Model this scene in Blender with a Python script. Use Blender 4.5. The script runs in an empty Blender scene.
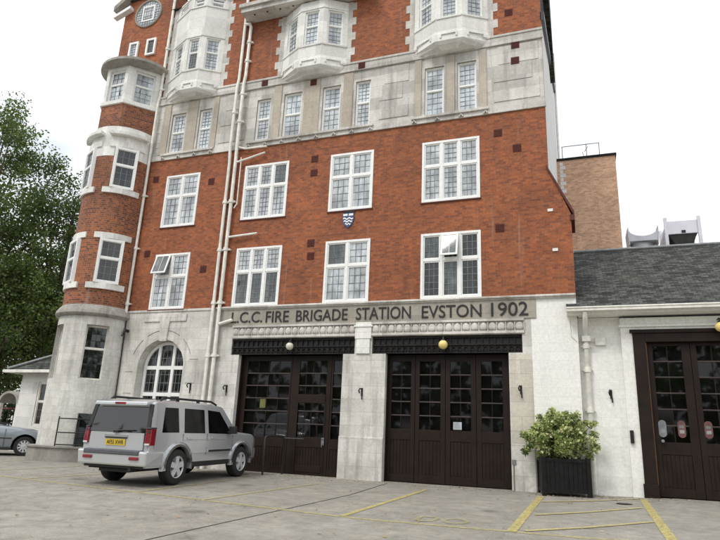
import bpy, bmesh, math, random
from mathutils import Vector, Matrix
random.seed(7)
sc = bpy.context.scene
COL = sc.collection
PI = math.pi

# ------------------------------------------------------------------ helpers
class MB:
    """collects polygons for ONE mesh"""
    def __init__(s): s.v = []; s.f = []; s.m = []
    def poly(s, pts, m=0):
        i = len(s.v); s.v += [tuple(p) for p in pts]; s.f.append(list(range(i, i+len(pts)))); s.m.append(m)
    def hexa(s, p, m=0):   # 8 points: bottom 0-3, top 4-7
        i = len(s.v); s.v += [tuple(q) for q in p]
        for f in ((3,2,1,0),(4,5,6,7),(0,1,5,4),(1,2,6,5),(2,3,7,6),(3,0,4,7)):
            s.f.append([i+k for k in f]); s.m.append(m)
    def box(s, x0, x1, y0, y1, z0, z1, m=0):
        s.hexa([(x0,y0,z0),(x1,y0,z0),(x1,y1,z0),(x0,y1,z0),(x0,y0,z1),(x1,y0,z1),(x1,y1,z1),(x0,y1,z1)], m)
    def obox(s, O, t, n, u0, u1, n0, n1, z0, z1, m=0):
        O = Vector(O); t = Vector(t); n = Vector(n); Z = Vector((0,0,1))
        P = lambda u, k, z: O + t*u + n*k + Z*z
        s.hexa([P(u0,n1,z0),P(u1,n1,z0),P(u1,n0,z0),P(u0,n0,z0),P(u0,n1,z1),P(u1,n1,z1),P(u1,n0,z1),P(u0,n0,z1)], m)
    def prism(s, pts, d, m=0):   # pts: list of 3D points (planar), d: extrude vector
        d = Vector(d); a = [Vector(p) for p in pts]; b = [p+d for p in a]
        s.poly(a[::-1], m); s.poly(b, m)
        for k in range(len(a)):
            j = (k+1) % len(a); s.poly([a[k], a[j], b[j], b[k]], m)
    def tube(s, pts, r, n=8, m=0, r1=None, cap=True):
        pts = [Vector(p) for p in pts]; rings = []; prev = None
        N = len(pts); vert = abs((pts[1]-pts[0]).normalized().z)
        for k, p in enumerate(pts):
            d = (pts[min(k+1,N-1)] - pts[max(k-1,0)]).normalized()
            a = d.cross(Vector((0,0,1)) if vert < .6 else Vector((0,1,0)) if abs(d.y) < .95 else Vector((1,0,0)))
            if a.length < 1e-3: a = d.orthogonal()
            a.normalize()
            if prev is not None:
                a = prev - d*prev.dot(d); a.normalize()
            prev = a; b = d.cross(a)
            rr = r if r1 is None else r + (r1-r)*k/(N-1)
            i = len(s.v)
            s.v += [tuple(p + a*rr*math.cos(2*PI*q/n) + b*rr*math.sin(2*PI*q/n)) for q in range(n)]
            rings.append(i)
        for k in range(N-1):
            for q in range(n):
                s.f.append([rings[k]+q, rings[k]+(q+1)%n, rings[k+1]+(q+1)%n, rings[k+1]+q]); s.m.append(m)
        if cap:
            s.f.append([rings[0]+q for q in range(n)][::-1]); s.m.append(m)
            s.f.append([rings[-1]+q for q in range(n)]); s.m.append(m)
    def lathe(s, prof, C, ax, n=24, m=0):   # prof: (r, h) along axis ax at centre C
        C = Vector(C); ax = Vector(ax).normalized()
        a = ax.orthogonal().normalized(); b = ax.cross(a); rings = []
        for r, h in prof:
            i = len(s.v); rings.append(i)
            s.v += [tuple(C + ax*h + a*r*math.cos(2*PI*q/n) + b*r*math.sin(2*PI*q/n)) for q in range(n)]
        for k in range(len(prof)-1):
            for q in range(n):
                s.f.append([rings[k]+q, rings[k]+(q+1)%n, rings[k+1]+(q+1)%n, rings[k+1]+q]); s.m.append(m)
    def build(s, name, mats, parent=None, smooth=0, recalc=True, bevel=0, weld=False):
        me = bpy.data.meshes.new(name)
        me.from_pydata(s.v, [], s.f)
        if not isinstance(mats, (list, tuple)): mats = [mats]
        for mt in mats: me.materials.append(mt)
        for p, k in zip(me.polygons, s.m): p.material_index = k
        bm = bmesh.new(); bm.from_mesh(me)
        if smooth or weld: bmesh.ops.remove_doubles(bm, verts=bm.verts, dist=1e-5)
        if recalc: bmesh.ops.recalc_face_normals(bm, faces=bm.faces)
        uv = bm.loops.layers.uv.new('UVMap')
        for f in bm.faces:
            n = f.normal
            if abs(n.z) < .9:
                t = Vector((0,0,1)).cross(n)
                if t.length < 1e-6: t = Vector((1,0,0))
                t.normalize()
                if t.x < -.01 or (abs(t.x) <= .01 and t.y < 0): t = -t
                b = n.cross(t)
                if b.z < 0: b = -b
                k = 1/max(.3, math.sqrt(max(0, 1-n.z*n.z)))
                for l in f.loops: l[uv].uv = (l.vert.co.dot(t), l.vert.co.z*k)
            else:
                for l in f.loops: l[uv].uv = (l.vert.co.x, l.vert.co.y)
            if smooth: f.smooth = True
        if smooth:
            for e in bm.edges:
                if len(e.link_faces) == 2 and e.calc_face_angle(0) > math.radians(smooth): e.smooth = False
        bm.to_mesh(me); bm.free()
        o = bpy.data.objects.new(name, me); COL.objects.link(o)
        if bevel:
            b = o.modifiers.new('bevel', 'BEVEL'); b.width = bevel; b.segments = 2; b.limit_method = 'ANGLE'
        if parent is not None: attach(o, parent)
        return o

def build_split(mb, name, mats, parent, tol=.012, **kw):
    """separate pieces of a mesh as separate parts of the same name"""
    par = list(range(len(mb.v)))
    def find(i):
        while par[i] != i: par[i] = par[par[i]]; i = par[i]
        return i
    for f in mb.f:
        for k in f[1:]: par[find(k)] = find(f[0])
    comp = {}
    for k, f in enumerate(mb.f): comp.setdefault(find(f[0]), []).append(k)
    groups = []
    for fs in comp.values():
        vs = [mb.v[i] for k in fs for i in mb.f[k]]
        groups.append([fs, [min(v[a] for v in vs)-tol for a in range(3)], [max(v[a] for v in vs)+tol for a in range(3)]])
    merged = True
    while merged:
        merged = False
        for i in range(len(groups)):
            for j in range(len(groups)-1, i, -1):
                A, B = groups[i], groups[j]
                if all(A[1][a] <= B[2][a] and B[1][a] <= A[2][a] for a in range(3)):
                    A[0] = A[0]+B[0]; A[1] = [min(A[1][a],B[1][a]) for a in range(3)]; A[2] = [max(A[2][a],B[2][a]) for a in range(3)]
                    groups.pop(j); merged = True
    out = []
    for fs, _, _ in groups:
        q = MB()
        for k in fs: q.poly([mb.v[i] for i in mb.f[k]], mb.m[k])
        out.append(q.build(name, mats, parent, smooth=kw.get('smooth',0) or 179, bevel=kw.get('bevel',0)) if False else q._b(name, mats, parent, kw))
    return out
MB._b = lambda q, name, mats, parent, kw: q.build(name, mats, parent, weld=True, **kw)

def attach(o, parent):
    o.parent = parent
    o.matrix_parent_inverse = root_matrix(parent).inverted()
def root_matrix(p):
    M = p.matrix_basis.copy() if p.parent is None else root_matrix(p.parent) @ p.matrix_parent_inverse @ p.matrix_basis
    return M
def tag(o, label=None, cat=None, group=None, kind=None):
    if label: o['label'] = label
    if cat: o['category'] = cat
    if group: o['group'] = group
    if kind: o['kind'] = kind
    return o
def thing(name, loc, label, cat, group=None, rz=0):
    o = bpy.data.objects.new(name, None); COL.objects.link(o)
    o.location = loc; o.rotation_euler = (0,0,rz); o.empty_display_size = .3
    return tag(o, label, cat, group)

def gz(x, y):
    return .027*max(min(y,0),-40) + .004*min(max(0,-x-4),40) + .03*min(max(x,0),2)

class Path:
    def __init__(s, pts):
        s.p = [Vector((a,b)) for a,b in pts]; s.u = [0]
        for k in range(1,len(pts)): s.u.append(s.u[-1] + (s.p[k]-s.p[k-1]).length)
    def seg(s, u):
        for k in range(len(s.u)-2):
            if u < s.u[k+1]: return k
        return len(s.u)-2
    def at(s, u):
        k = s.seg(u); w = (u-s.u[k])/(s.u[k+1]-s.u[k]); return s.p[k].lerp(s.p[k+1], w)
    def tan(s, u):
        k = s.seg(u); return (s.p[k+1]-s.p[k]).normalized()
    def inn(s, u):
        t = s.tan(u); return Vector((-t.y, t.x))
def wall(mb, path, z0, z1, holes=(), depth=.08, m=0, mr=None):
    """vertical wall sheet along a path (outside = right of travel), with openings and reveals"""
    if mr is None: mr = m
    L = path.u[-1]
    us = sorted(set([0, L] + [round(u,6) for u in path.u] + [round(h[k],6) for h in holes for k in (0,1)]))
    us = [u for u in us if -1e-6 <= u <= L+1e-6]
    zs = sorted(set([z0, z1] + [min(max(h[k],z0),z1) for h in holes for k in (2,3)]))
    P3 = lambda u, z, off=0, mid=None: (lambda q, i: (q.x+i.x*off, q.y+i.y*off, z))(path.at(u), path.inn(mid if mid is not None else u))
    for a, b in zip(us, us[1:]):
        if b-a < 1e-5: continue
        mid = (a+b)/2
        for c, d in zip(zs, zs[1:]):
            zm = (c+d)/2
            if any(h[0] < mid < h[1] and h[2] < zm < h[3] for h in holes): continue
            mb.poly([P3(a+1e-7,c), P3(b-1e-7,c), P3(b-1e-7,d), P3(a+1e-7,d)], m)
    for h in holes:
        a, b, c, d = h[0], h[1], max(h[2],z0), min(h[3],z1); mid = (a+b)/2
        mb.poly([P3(a,c),P3(a,d),P3(a,d,depth,mid),P3(a,c,depth,mid)], mr)
        mb.poly([P3(b,c),P3(b,c,depth,mid),P3(b,d,depth,mid),P3(b,d)], mr)
        if h[2] >= z0: mb.poly([P3(a,c),P3(a,c,depth,mid),P3(b,c,depth,mid),P3(b,c)], mr)
        if h[3] <= z1: mb.poly([P3(a,d),P3(b,d),P3(b,d,depth,mid),P3(a,d,depth,mid)], mr)

# ------------------------------------------------------------------ materials
def new_mat(name):
    m = bpy.data.materials.new(name); m.use_nodes = True
    nt = m.node_tree; bsdf = nt.nodes['Principled BSDF']
    return m, nt, bsdf
def N(nt, typ, **kw):
    n = nt.nodes.new(typ)
    for k, v in kw.items():
        if k in n.inputs: n.inputs[k].default_value = v
        else: setattr(n, k, v)
    return n
def rgba(c): return (c[0], c[1], c[2], 1)
def coords(nt, scale=(1,1,1), kind='Object'):
    tc = N(nt, 'ShaderNodeTexCoord'); mp = N(nt, 'ShaderNodeMapping'); mp.inputs['Scale'].default_value = scale
    nt.links.new(tc.outputs[kind], mp.inputs['Vector']); return mp.outputs['Vector']
def noise(nt, vec, scale, detail=5, rough=.6):
    n = N(nt, 'ShaderNodeTexNoise'); n.inputs['Scale'].default_value = scale; n.inputs['Detail'].default_value = detail
    n.inputs['Roughness'].default_value = rough; nt.links.new(vec, n.inputs['Vector']); return n.outputs['Fac']
def ramp(nt, fac, stops):
    r = N(nt, 'ShaderNodeValToRGB'); e = r.color_ramp.elements
    while len(e) < len(stops): e.new(.5)
    for k, (p, c) in enumerate(stops):
        e[k].position = p; e[k].color = rgba(c) if isinstance(c, (tuple, list)) else (c,c,c,1)
    nt.links.new(fac, r.inputs['Fac']); return r.outputs['Color']
def mix(nt, fac, a, b, mode='MIX'):
    n = N(nt, 'ShaderNodeMix', data_type='RGBA', blend_type=mode)
    def put(i, v):
        if isinstance(v, bpy.types.NodeSocket): nt.links.new(v, n.inputs[i])
        elif isinstance(v, (int, float)): n.inputs[i].default_value = v
        else: n.inputs[i].default_value = rgba(v)
    put(0, fac); put(6, a); put(7, b); return n.outputs[2]
def bump(nt, bsdf, h, strength=.4, dist=.02):
    b = N(nt, 'ShaderNodeBump'); b.inputs['Strength'].default_value = strength; b.inputs['Distance'].default_value = dist
    nt.links.new(h, b.inputs['Height']); nt.links.new(b.outputs['Normal'], bsdf.inputs['Normal'])

def plain(name, c, rough=.6, metal=0, var=.25, scale=6, spec=None, coat=0):
    m, nt, b = new_mat(name)
    v = coords(nt); f = noise(nt, v, scale)
    lo = tuple(x*(1-var) for x in c); hi = tuple(min(1, x*(1+var)) for x in c)
    nt.links.new(ramp(nt, f, [(.3, lo), (.7, hi)]), b.inputs['Base Color'])
    b.inputs['Roughness'].default_value = rough; b.inputs['Metallic'].default_value = metal
    if spec is not None: b.inputs['Specular IOR Level'].default_value = spec
    if coat: b.inputs['Coat Weight'].default_value = coat; b.inputs['Coat Roughness'].default_value = .08
    return m
def brick(name, c1, c2, mortar, dirt=.5, streak=True, w=.225, h=.075):
    m, nt, b = new_mat(name)
    uv = coords(nt, kind='UV'); ob = coords(nt)
    t = N(nt, 'ShaderNodeTexBrick'); nt.links.new(uv, t.inputs['Vector'])
    for k, v in (('Color1', rgba(c1)), ('Color2', rgba(c2)), ('Mortar', rgba(mortar)), ('Scale', 1), ('Mortar Size', .007),
                 ('Mortar Smooth', .3), ('Bias', 0), ('Brick Width', w), ('Row Height', h)): t.inputs[k].default_value = v
    col = t.outputs['Color']
    col = mix(nt, 1, col, ramp(nt, noise(nt, ob, .55, 6, .65), [(.25, (1-dirt*.8,)*3), (.48, (.9,)*3), (.75, (1.2,1.16,1.1))]), 'MULTIPLY')
    col = mix(nt, 1, col, ramp(nt, noise(nt, uv, 15, 4, .8), [(.25, (.68,)*3), (.75, (1.28,)*3)]), 'MULTIPLY')
    col = mix(nt, ramp(nt, noise(nt, ob, 26, 3, .7), [(.66, 0), (.80, .5)]), col, (.05,.02,.016))
    if streak:
        sv = coords(nt, (2.6,2.6,.16)); s = ramp(nt, noise(nt, sv, 1.6, 5, .7), [(.6, 0), (.78, .42)])
        col = mix(nt, s, col, (.42,.34,.28))
        s2 = ramp(nt, noise(nt, coords(nt, (1.7,1.7,.3)), 1.1, 6, .7), [(.56, 0), (.78, .6)])
        col = mix(nt, s2, col, (.075,.028,.02))
    nt.links.new(col, b.inputs['Base Color']); b.inputs['Roughness'].default_value = .85
    bump(nt, b, t.outputs['Fac'], -.5, .012)
    return m
def stone(name, c, rowh=.36, bw=.95, grime=.5, joint=.55, dark=(.10,.09,.075), warm=(.40,.30,.20), vr=(.80,1.10)):
    m, nt, b = new_mat(name)
    uv = coords(nt, kind='UV'); ob = coords(nt)
    t = N(nt, 'ShaderNodeTexBrick'); nt.links.new(uv, t.inputs['Vector'])
    a = tuple(x*vr[0] for x in c); d = tuple(min(.9,x*vr[1]) for x in c)
    for k, v in (('Color1', rgba(a)), ('Color2', rgba(d)), ('Mortar', rgba(tuple(x*joint for x in c))), ('Scale', 1), ('Mortar Size', .006),
                 ('Mortar Smooth', .2), ('Bias', .15), ('Brick Width', bw), ('Row Height', rowh)): t.inputs[k].default_value = v
    col = t.outputs['Color']
    col = mix(nt, ramp(nt, noise(nt, ob, .8, 7, .7), [(.42, 0), (.8, grime*.75)]), col, dark)
    col = mix(nt, ramp(nt, noise(nt, coords(nt, (2.2,2.2,.2)), 1.5, 6, .7), [(.5, 0), (.82, grime)]), col, dark)
    col = mix(nt, ramp(nt, noise(nt, ob, 1.7, 4, .6), [(.5, 0), (.72, .28*grime)]), col, warm)
    col = mix(nt, 1, col, ramp(nt, noise(nt, ob, 14, 6, .75), [(.25, (.80,)*3), (.75, (1.12,)*3)]), 'MULTIPLY')
    nt.links.new(col, b.inputs['Base Color']); b.inputs['Roughness'].default_value = .82
    bump(nt, b, noise(nt, ob, 22, 6, .7), .25, .012)
    return m
def pane_mat(name, c, var=.5, rough=.04):
    m, nt, b = new_mat(name)
    v = coords(nt, (7,7,1.1)); f = noise(nt, v, 1.2, 5, .65); g = noise(nt, coords(nt), 1.3, 3)
    col = ramp(nt, f, [(.3, tuple(x*(1-var) for x in c)), (.7, tuple(min(.9,x*(1+var)) for x in c))])
    col = mix(nt, 1, col, ramp(nt, g, [(.35, (.55,)*3), (.62, (1.2,)*3)]), 'MULTIPLY')
    nt.links.new(col, b.inputs['Base Color']); b.inputs['Roughness'].default_value = rough
    b.inputs['IOR'].default_value = 1.5; b.inputs['Coat Weight'].default_value = .6; b.inputs['Coat Roughness'].default_value = .02
    return m
def clear_glass(name, tint=.55, refl=1.0):
    m, nt, b = new_mat(name); out = nt.nodes['Material Output']
    tr = N(nt, 'ShaderNodeBsdfTransparent'); tr.inputs['Color'].default_value = (tint,tint,tint*1.02,1)
    gl = N(nt, 'ShaderNodeBsdfGlossy'); gl.inputs['Roughness'].default_value = .03; gl.inputs['Color'].default_value = (refl,)*3+(1,)
    fr = N(nt, 'ShaderNodeFresnel'); fr.inputs['IOR'].default_value = 1.5
    mx = N(nt, 'ShaderNodeMixShader'); nt.links.new(fr.outputs[0], mx.inputs[0]); nt.links.new(tr.outputs[0], mx.inputs[1]); nt.links.new(gl.outputs[0], mx.inputs[2])
    nt.links.new(mx.outputs[0], out.inputs['Surface']); return m
def leaf_mat(name, c, var=.35, trans=.25):
    m, nt, b = new_mat(name)
    f = noise(nt, coords(nt), 1.6, 3)
    nt.links.new(ramp(nt, f, [(.3, tuple(x*(1-var) for x in c)), (.7, tuple(x*(1+var) for x in c))]), b.inputs['Base Color'])
    b.inputs['Roughness'].default_value = .45
    out = nt.nodes['Material Output']; tl = N(nt, 'ShaderNodeBsdfTranslucent'); tl.inputs['Color'].default_value = rgba((c[0]*1.2,c[1]*1.3,c[2]*.7))
    mx = N(nt, 'ShaderNodeMixShader'); mx.inputs[0].default_value = trans
    nt.links.new(b.outputs[0], mx.inputs[1]); nt.links.new(tl.outputs[0], mx.inputs[2]); nt.links.new(mx.outputs[0], out.inputs['Surface'])
    return m

M = {}
M['brick'] = brick('red_brick', (.40,.113,.035), (.225,.06,.023), (.19,.12,.08), .5, w=.15, h=.069)
M['brick_t'] = brick('red_brick_speckled', (.36,.112,.040), (.125,.040,.023), (.27,.19,.135), .5, w=.15, h=.074)
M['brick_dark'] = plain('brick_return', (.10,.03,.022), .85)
M['brick_y'] = brick('stock_brick', (.72,.44,.29), (.47,.26,.16), (.58,.46,.34), .2, streak=False, w=.2)
M['stone'] = stone('portland_stone', (.66,.64,.595), .36, .95, .8, .76, warm=(.42,.34,.25), vr=(.86,1.08))
M['stone_st'] = stone('rust_stained_stone', (.60,.56,.48), .36, .95, .5, .72, (.13,.095,.055), (.22,.13,.055), (.86,1.1))
M['stone_bay'] = stone('bay_portland_stone', (.66,.645,.60), .24, .6, .6, .82, vr=(.90,1.06))
M['stone_w'] = stone('washed_stone', (.76,.755,.715), .45, 1.2, .3, .82, (.22,.20,.17), (.5,.42,.32))
M['stone_b'] = stone('weathered_band', (.60,.58,.535), .42, 1.0, .75, .75, vr=(.76,1.16))
M['stone_tan'] = stone('tan_stone', (.46,.41,.335), .6, 1.6, .35, .85)
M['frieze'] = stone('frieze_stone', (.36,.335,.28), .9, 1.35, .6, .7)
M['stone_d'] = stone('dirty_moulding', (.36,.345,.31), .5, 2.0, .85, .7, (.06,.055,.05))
M['render'] = stone('white_painted_masonry', (.85,.845,.80), .23, .46, .14, .90, (.34,.32,.26), (.5,.44,.32), (.965,1.02))
M['white_wall'] = plain('white_render', (.62,.62,.60), .8, 0, .1, 1.5)
M['white'] = plain('white_paint', (.80,.80,.78), .45, 0, .06, 9)
M['pipe'] = plain('cream_pipe_paint', (.74,.72,.655), .5, 0, .18, 5)
M['letter'] = plain('lettering_dark', (.018,.016,.015), .7, 0, .4, 14)
M['lead'] = plain('lead_came', (.17,.18,.19), .6, .3)
M['leadl'] = plain('lead_came_pale', (.20,.21,.21), .6, .3)
M['net'] = pane_mat('net_and_sky_pane', (.43,.46,.48), .4)  # pale sky reflection put into the colour, along with net curtain tone
M['net_sky_b'] = pane_mat('blind_and_sky_pane', (.50,.55,.58), .25)  # brighter pane: sky reflection put into the colour over a light blind
M['dim'] = pane_mat('dim_pane', (.085,.10,.10), .7)
M['dark'] = pane_mat('dark_pane', (.014,.017,.017), .8)
M['glass'] = clear_glass('door_glass', .5, .8)
M['brown'] = plain('brown_door_paint', (.0165,.0092,.0066), .5, 0, .3, 3, spec=.22)
M['brown_l'] = plain('brown_glazing_bar', (.05,.036,.030), .45, 0, .3, 3)
M['iron'] = plain('black_iron', (.012,.012,.013), .5, .2, .4, 9)
M['ironw'] = plain('dull_iron_girder', (.02,.018,.017), .7, 0, .4, 9, spec=.2)
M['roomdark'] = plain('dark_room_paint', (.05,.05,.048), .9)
M['terra'] = plain('air_brick_terracotta', (.085,.022,.015), .9, 0, .4, 20)
M['globe'] = plain('opal_glass', (.60,.58,.48), .25, 0, .05)
M['globe_y'] = plain('yellowed_opal_glass', (.80,.62,.22), .25, 0, .08)
M['blue'] = plain('enamel_blue', (.03,.06,.16), .4)
M['asph'] = None

# slate: brick texture rows
def slate(name, c, var=.35, rh=.16, bw=.26):
    m, nt, b = new_mat(name); uv = coords(nt, kind='UV'); ob = coords(nt)
    t = N(nt, 'ShaderNodeTexBrick'); nt.links.new(uv, t.inputs['Vector'])
    for k, v in (('Color1', rgba(tuple(x*(1-var) for x in c))), ('Color2', rgba(tuple(x*(1+var) for x in c))), ('Mortar', rgba(tuple(x*.25 for x in c))),
                 ('Scale', 1), ('Mortar Size', .009), ('Mortar Smooth', .4), ('Brick Width', bw), ('Row Height', rh)): t.inputs[k].default_value = v
    col = mix(nt, 1, t.outputs['Color'], ramp(nt, noise(nt, ob, 7, 6, .8), [(.3, (.4,)*3), (.7, (1.9,)*3)]), 'MULTIPLY')
    col = mix(nt, ramp(nt, noise(nt, ob, 1.1, 5, .7), [(.55, 0), (.75, .35)]), col, (.10,.105,.075))
    nt.links.new(col, b.inputs['Base Color']); b.inputs['Roughness'].default_value = .9; b.inputs['Specular IOR Level'].default_value = .2
    bump(nt, b, t.outputs['Fac'], -.9, .03); return m
M['slate'] = slate('roof_slate', (.052,.054,.050), .6, .11, .2)
M['slate_b'] = slate('black_hung_slate', (.016,.016,.017))

def ground_mat():
    m, nt, b = new_mat('worn_concrete_yard'); ob = coords(nt)
    c = ramp(nt, noise(nt, ob, .35, 8, .65), [(.3, (.225,.206,.172)), (.5, (.27,.25,.212)), (.72, (.315,.295,.255))])
    c = mix(nt, 1, c, ramp(nt, noise(nt, ob, 3.2, 6, .75), [(.3, (.72,)*3), (.7, (1.22,)*3)]), 'MULTIPLY')
    c = mix(nt, 1, c, ramp(nt, noise(nt, ob, 60, 3, .8), [(.3, (.66,)*3), (.7, (1.3,)*3)]), 'MULTIPLY')
    c = mix(nt, ramp(nt, noise(nt, coords(nt,(.5,1.6,1)), 1.3, 6, .7), [(.58, 0), (.72, .5)]), c, (.27,.265,.25))
    c = mix(nt, ramp(nt, noise(nt, coords(nt,(1.3,.5,1)), .8, 6, .75), [(.57, 0), (.74, .5)]), c, (.10,.092,.078))
    vo = N(nt, 'ShaderNodeTexVoronoi', feature='DISTANCE_TO_EDGE'); vo.inputs['Scale'].default_value = .22
    wv = N(nt, 'ShaderNodeVectorMath', operation='ADD'); nn = N(nt, 'ShaderNodeTexNoise'); nn.inputs['Scale'].default_value = 1.4; nn.inputs['Detail'].default_value = 6
    nt.links.new(ob, nn.inputs['Vector']); nt.links.new(ob, wv.inputs[0]); nt.links.new(nn.outputs['Color'], wv.inputs[1]); nt.links.new(wv.outputs[0], vo.inputs['Vector'])
    c = mix(nt, ramp(nt, vo.outputs['Distance'], [(0, .4), (.004, 0)]), c, (.05,.046,.04))
    v2 = N(nt, 'ShaderNodeTexVoronoi'); v2.inputs['Scale'].default_value = .62; wv2 = N(nt, 'ShaderNodeVectorMath', operation='MULTIPLY_ADD'); wv2.inputs[1].default_value = (.35,.35,.35)
    nn2 = N(nt, 'ShaderNodeTexNoise'); nn2.inputs['Scale'].default_value = 3.5; nt.links.new(ob, nn2.inputs['Vector']); nt.links.new(nn2.outputs['Color'], wv2.inputs[0]); nt.links.new(ob, wv2.inputs[2]); nt.links.new(wv2.outputs[0], v2.inputs['Vector'])
    c = mix(nt, ramp(nt, v2.outputs['Distance'], [(.05, .55), (.17, 0)]), c, (.07,.064,.055))
    nt.links.new(c, b.inputs['Base Color']); b.inputs['Roughness'].default_value = .78
    bump(nt, b, noise(nt, ob, 45, 5, .8), .35, .012); return m
M['ground'] = ground_mat()
def paint_mat(name, c, lo=.42, hi=.6):
    m, nt, b = new_mat(name); out = nt.nodes['Material Output']; ob = coords(nt)
    nt.links.new(ramp(nt, noise(nt, ob, 5, 4), [(.3, tuple(x*.75 for x in c)), (.7, c)]), b.inputs['Base Color']); b.inputs['Roughness'].default_value = .7
    tr = N(nt, 'ShaderNodeBsdfTransparent'); mx = N(nt, 'ShaderNodeMixShader')
    f = ramp(nt, noise(nt, ob, 16, 6, .85), [(lo, .04), (hi, .93)])
    nt.links.new(f, mx.inputs[0]); nt.links.new(tr.outputs[0], mx.inputs[1]); nt.links.new(b.outputs[0], mx.inputs[2]); nt.links.new(mx.outputs[0], out.inputs['Surface']); return m
M['yellow'] = paint_mat('worn_yellow_line_paint', (.52,.44,.17), .34, .52)
M['yellow_f'] = paint_mat('faded_yellow_line_paint', (.47,.41,.19), .36, .56)
M['yellow_w'] = paint_mat('nearly_gone_yellow_paint', (.46,.41,.2), .40, .62)
M['crack'] = plain('dark_joint', (.035,.032,.028), .9)

# ------------------------------------------------------------------ setting: ground and markings
def grid_ground():
    mb = MB(); xs = [-260,-120,-44,-30,-22,-14,-9,-4,0,2,8,20,60,260]; ys = [-260,-120,-60,-40,-30,-20,-12,-6,0,8,30,100,260]
    for a, b in zip(xs, xs[1:]):
        for c, d in zip(ys, ys[1:]):
            mb.poly([(a,c,gz(a,c)),(b,c,gz(b,c)),(b,d,gz(b,d)),(a,d,gz(a,d))])
    return mb.build('ground', M['ground'])
tag(grid_ground(), kind='structure')
def strip(mb, pts, w, m=0, lift=.005):
    P = []
    for (a, b) in zip(pts, pts[1:]):
        n = max(1, int(math.hypot(b[0]-a[0], b[1]-a[1])/.4))
        cut = [a[0]+(b[0]-a[0])*k/n for k in range(n)]
        xs = sorted(set([0]+[k/n for k in range(1,n)]+[ (q-a[0])/(b[0]-a[0]) for q in (-4,0,2) if abs(b[0]-a[0])>1e-6 and min(a[0],b[0])<q<max(a[0],b[0])]))
        P += [(a[0]+(b[0]-a[0])*s, a[1]+(b[1]-a[1])*s) for s in xs]
    P.append(pts[-1])
    for a, b in zip(P, P[1:]):
        d = Vector((b[0]-a[0], b[1]-a[1])); n = Vector((-d.y, d.x)).normalized()*w/2
        q = [(a[0]+n.x,a[1]+n.y),(a[0]-n.x,a[1]-n.y),(b[0]-n.x,b[1]-n.y),(b[0]+n.x,b[1]+n.y)]
        mb.poly([(x,y,gz(x,y)+lift) for x,y in q], m)
ln = MB()
strip(ln, [(-18.5,-4.55),(-12.73,-5.2),(-6.7,-5.9),(-3.45,-6.3),(.2,-6.16),(1.05,-6.1)], .12, 1)
for a, b, w in (((-16.3,-.75),(-15.7,-4.7),.09), ((-13.4,-1.4),(-14.05,-4.9),.09), ((-11.35,-2.6),(-11.85,-5.2),.09), ((-8.3,-2.2),(-8.42,-5.65),.09),
                ((-6.2,-1.6),(-6.72,-5.82),.09)): strip(ln, [a,b], w, 1, .009)
strip(ln, [(-3.6,-1.3),(-3.8,-6.2)], .11, 0, .009)
strip(ln, [(-.98,-.85),(-1.08,-6.2)], .15, 0, .009)
strip(ln, [(1.2,-.35),(1.08,-7.6)], .15, 0, .009)
for a, b in (((-.9,-2.0),(1.08,-.35)), ((-.88,-4.15),(1.05,-2.05)), ((-.9,-6.05),(1.03,-4.1))): strip(ln, [a,b], .10, 0, .013)
tag(ln.build('bay_markings', [M['yellow'], M['yellow_f']]), kind='structure')
# two worn painted letters at the front of the bay
wl = MB()
def stroke(pts): strip(wl, pts, .085, 0, .014)
stroke([(-2.62,-5.98),(-2.64,-5.5),(-2.40,-5.48),(-2.33,-5.6),(-2.36,-5.85),(-2.45,-5.98),(-2.62,-5.98)])
ring = [(-2.02+.19*math.cos(2*PI*k/14), -5.72+.24*math.sin(2*PI*k/14)) for k in range(15)]
stroke(ring)
tag(wl.build('painted_letters', M['yellow_w']), kind='structure')
sm = MB(); strip(sm, [(-5.3,-12.5),(-5.15,-9.13),(-5.01,-7.11),(-4.75,-3.36),(-4.85,-.4)], .035, 0, .003)
tag(sm.build('ground_joint', M['crack']), kind='structure')

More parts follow.
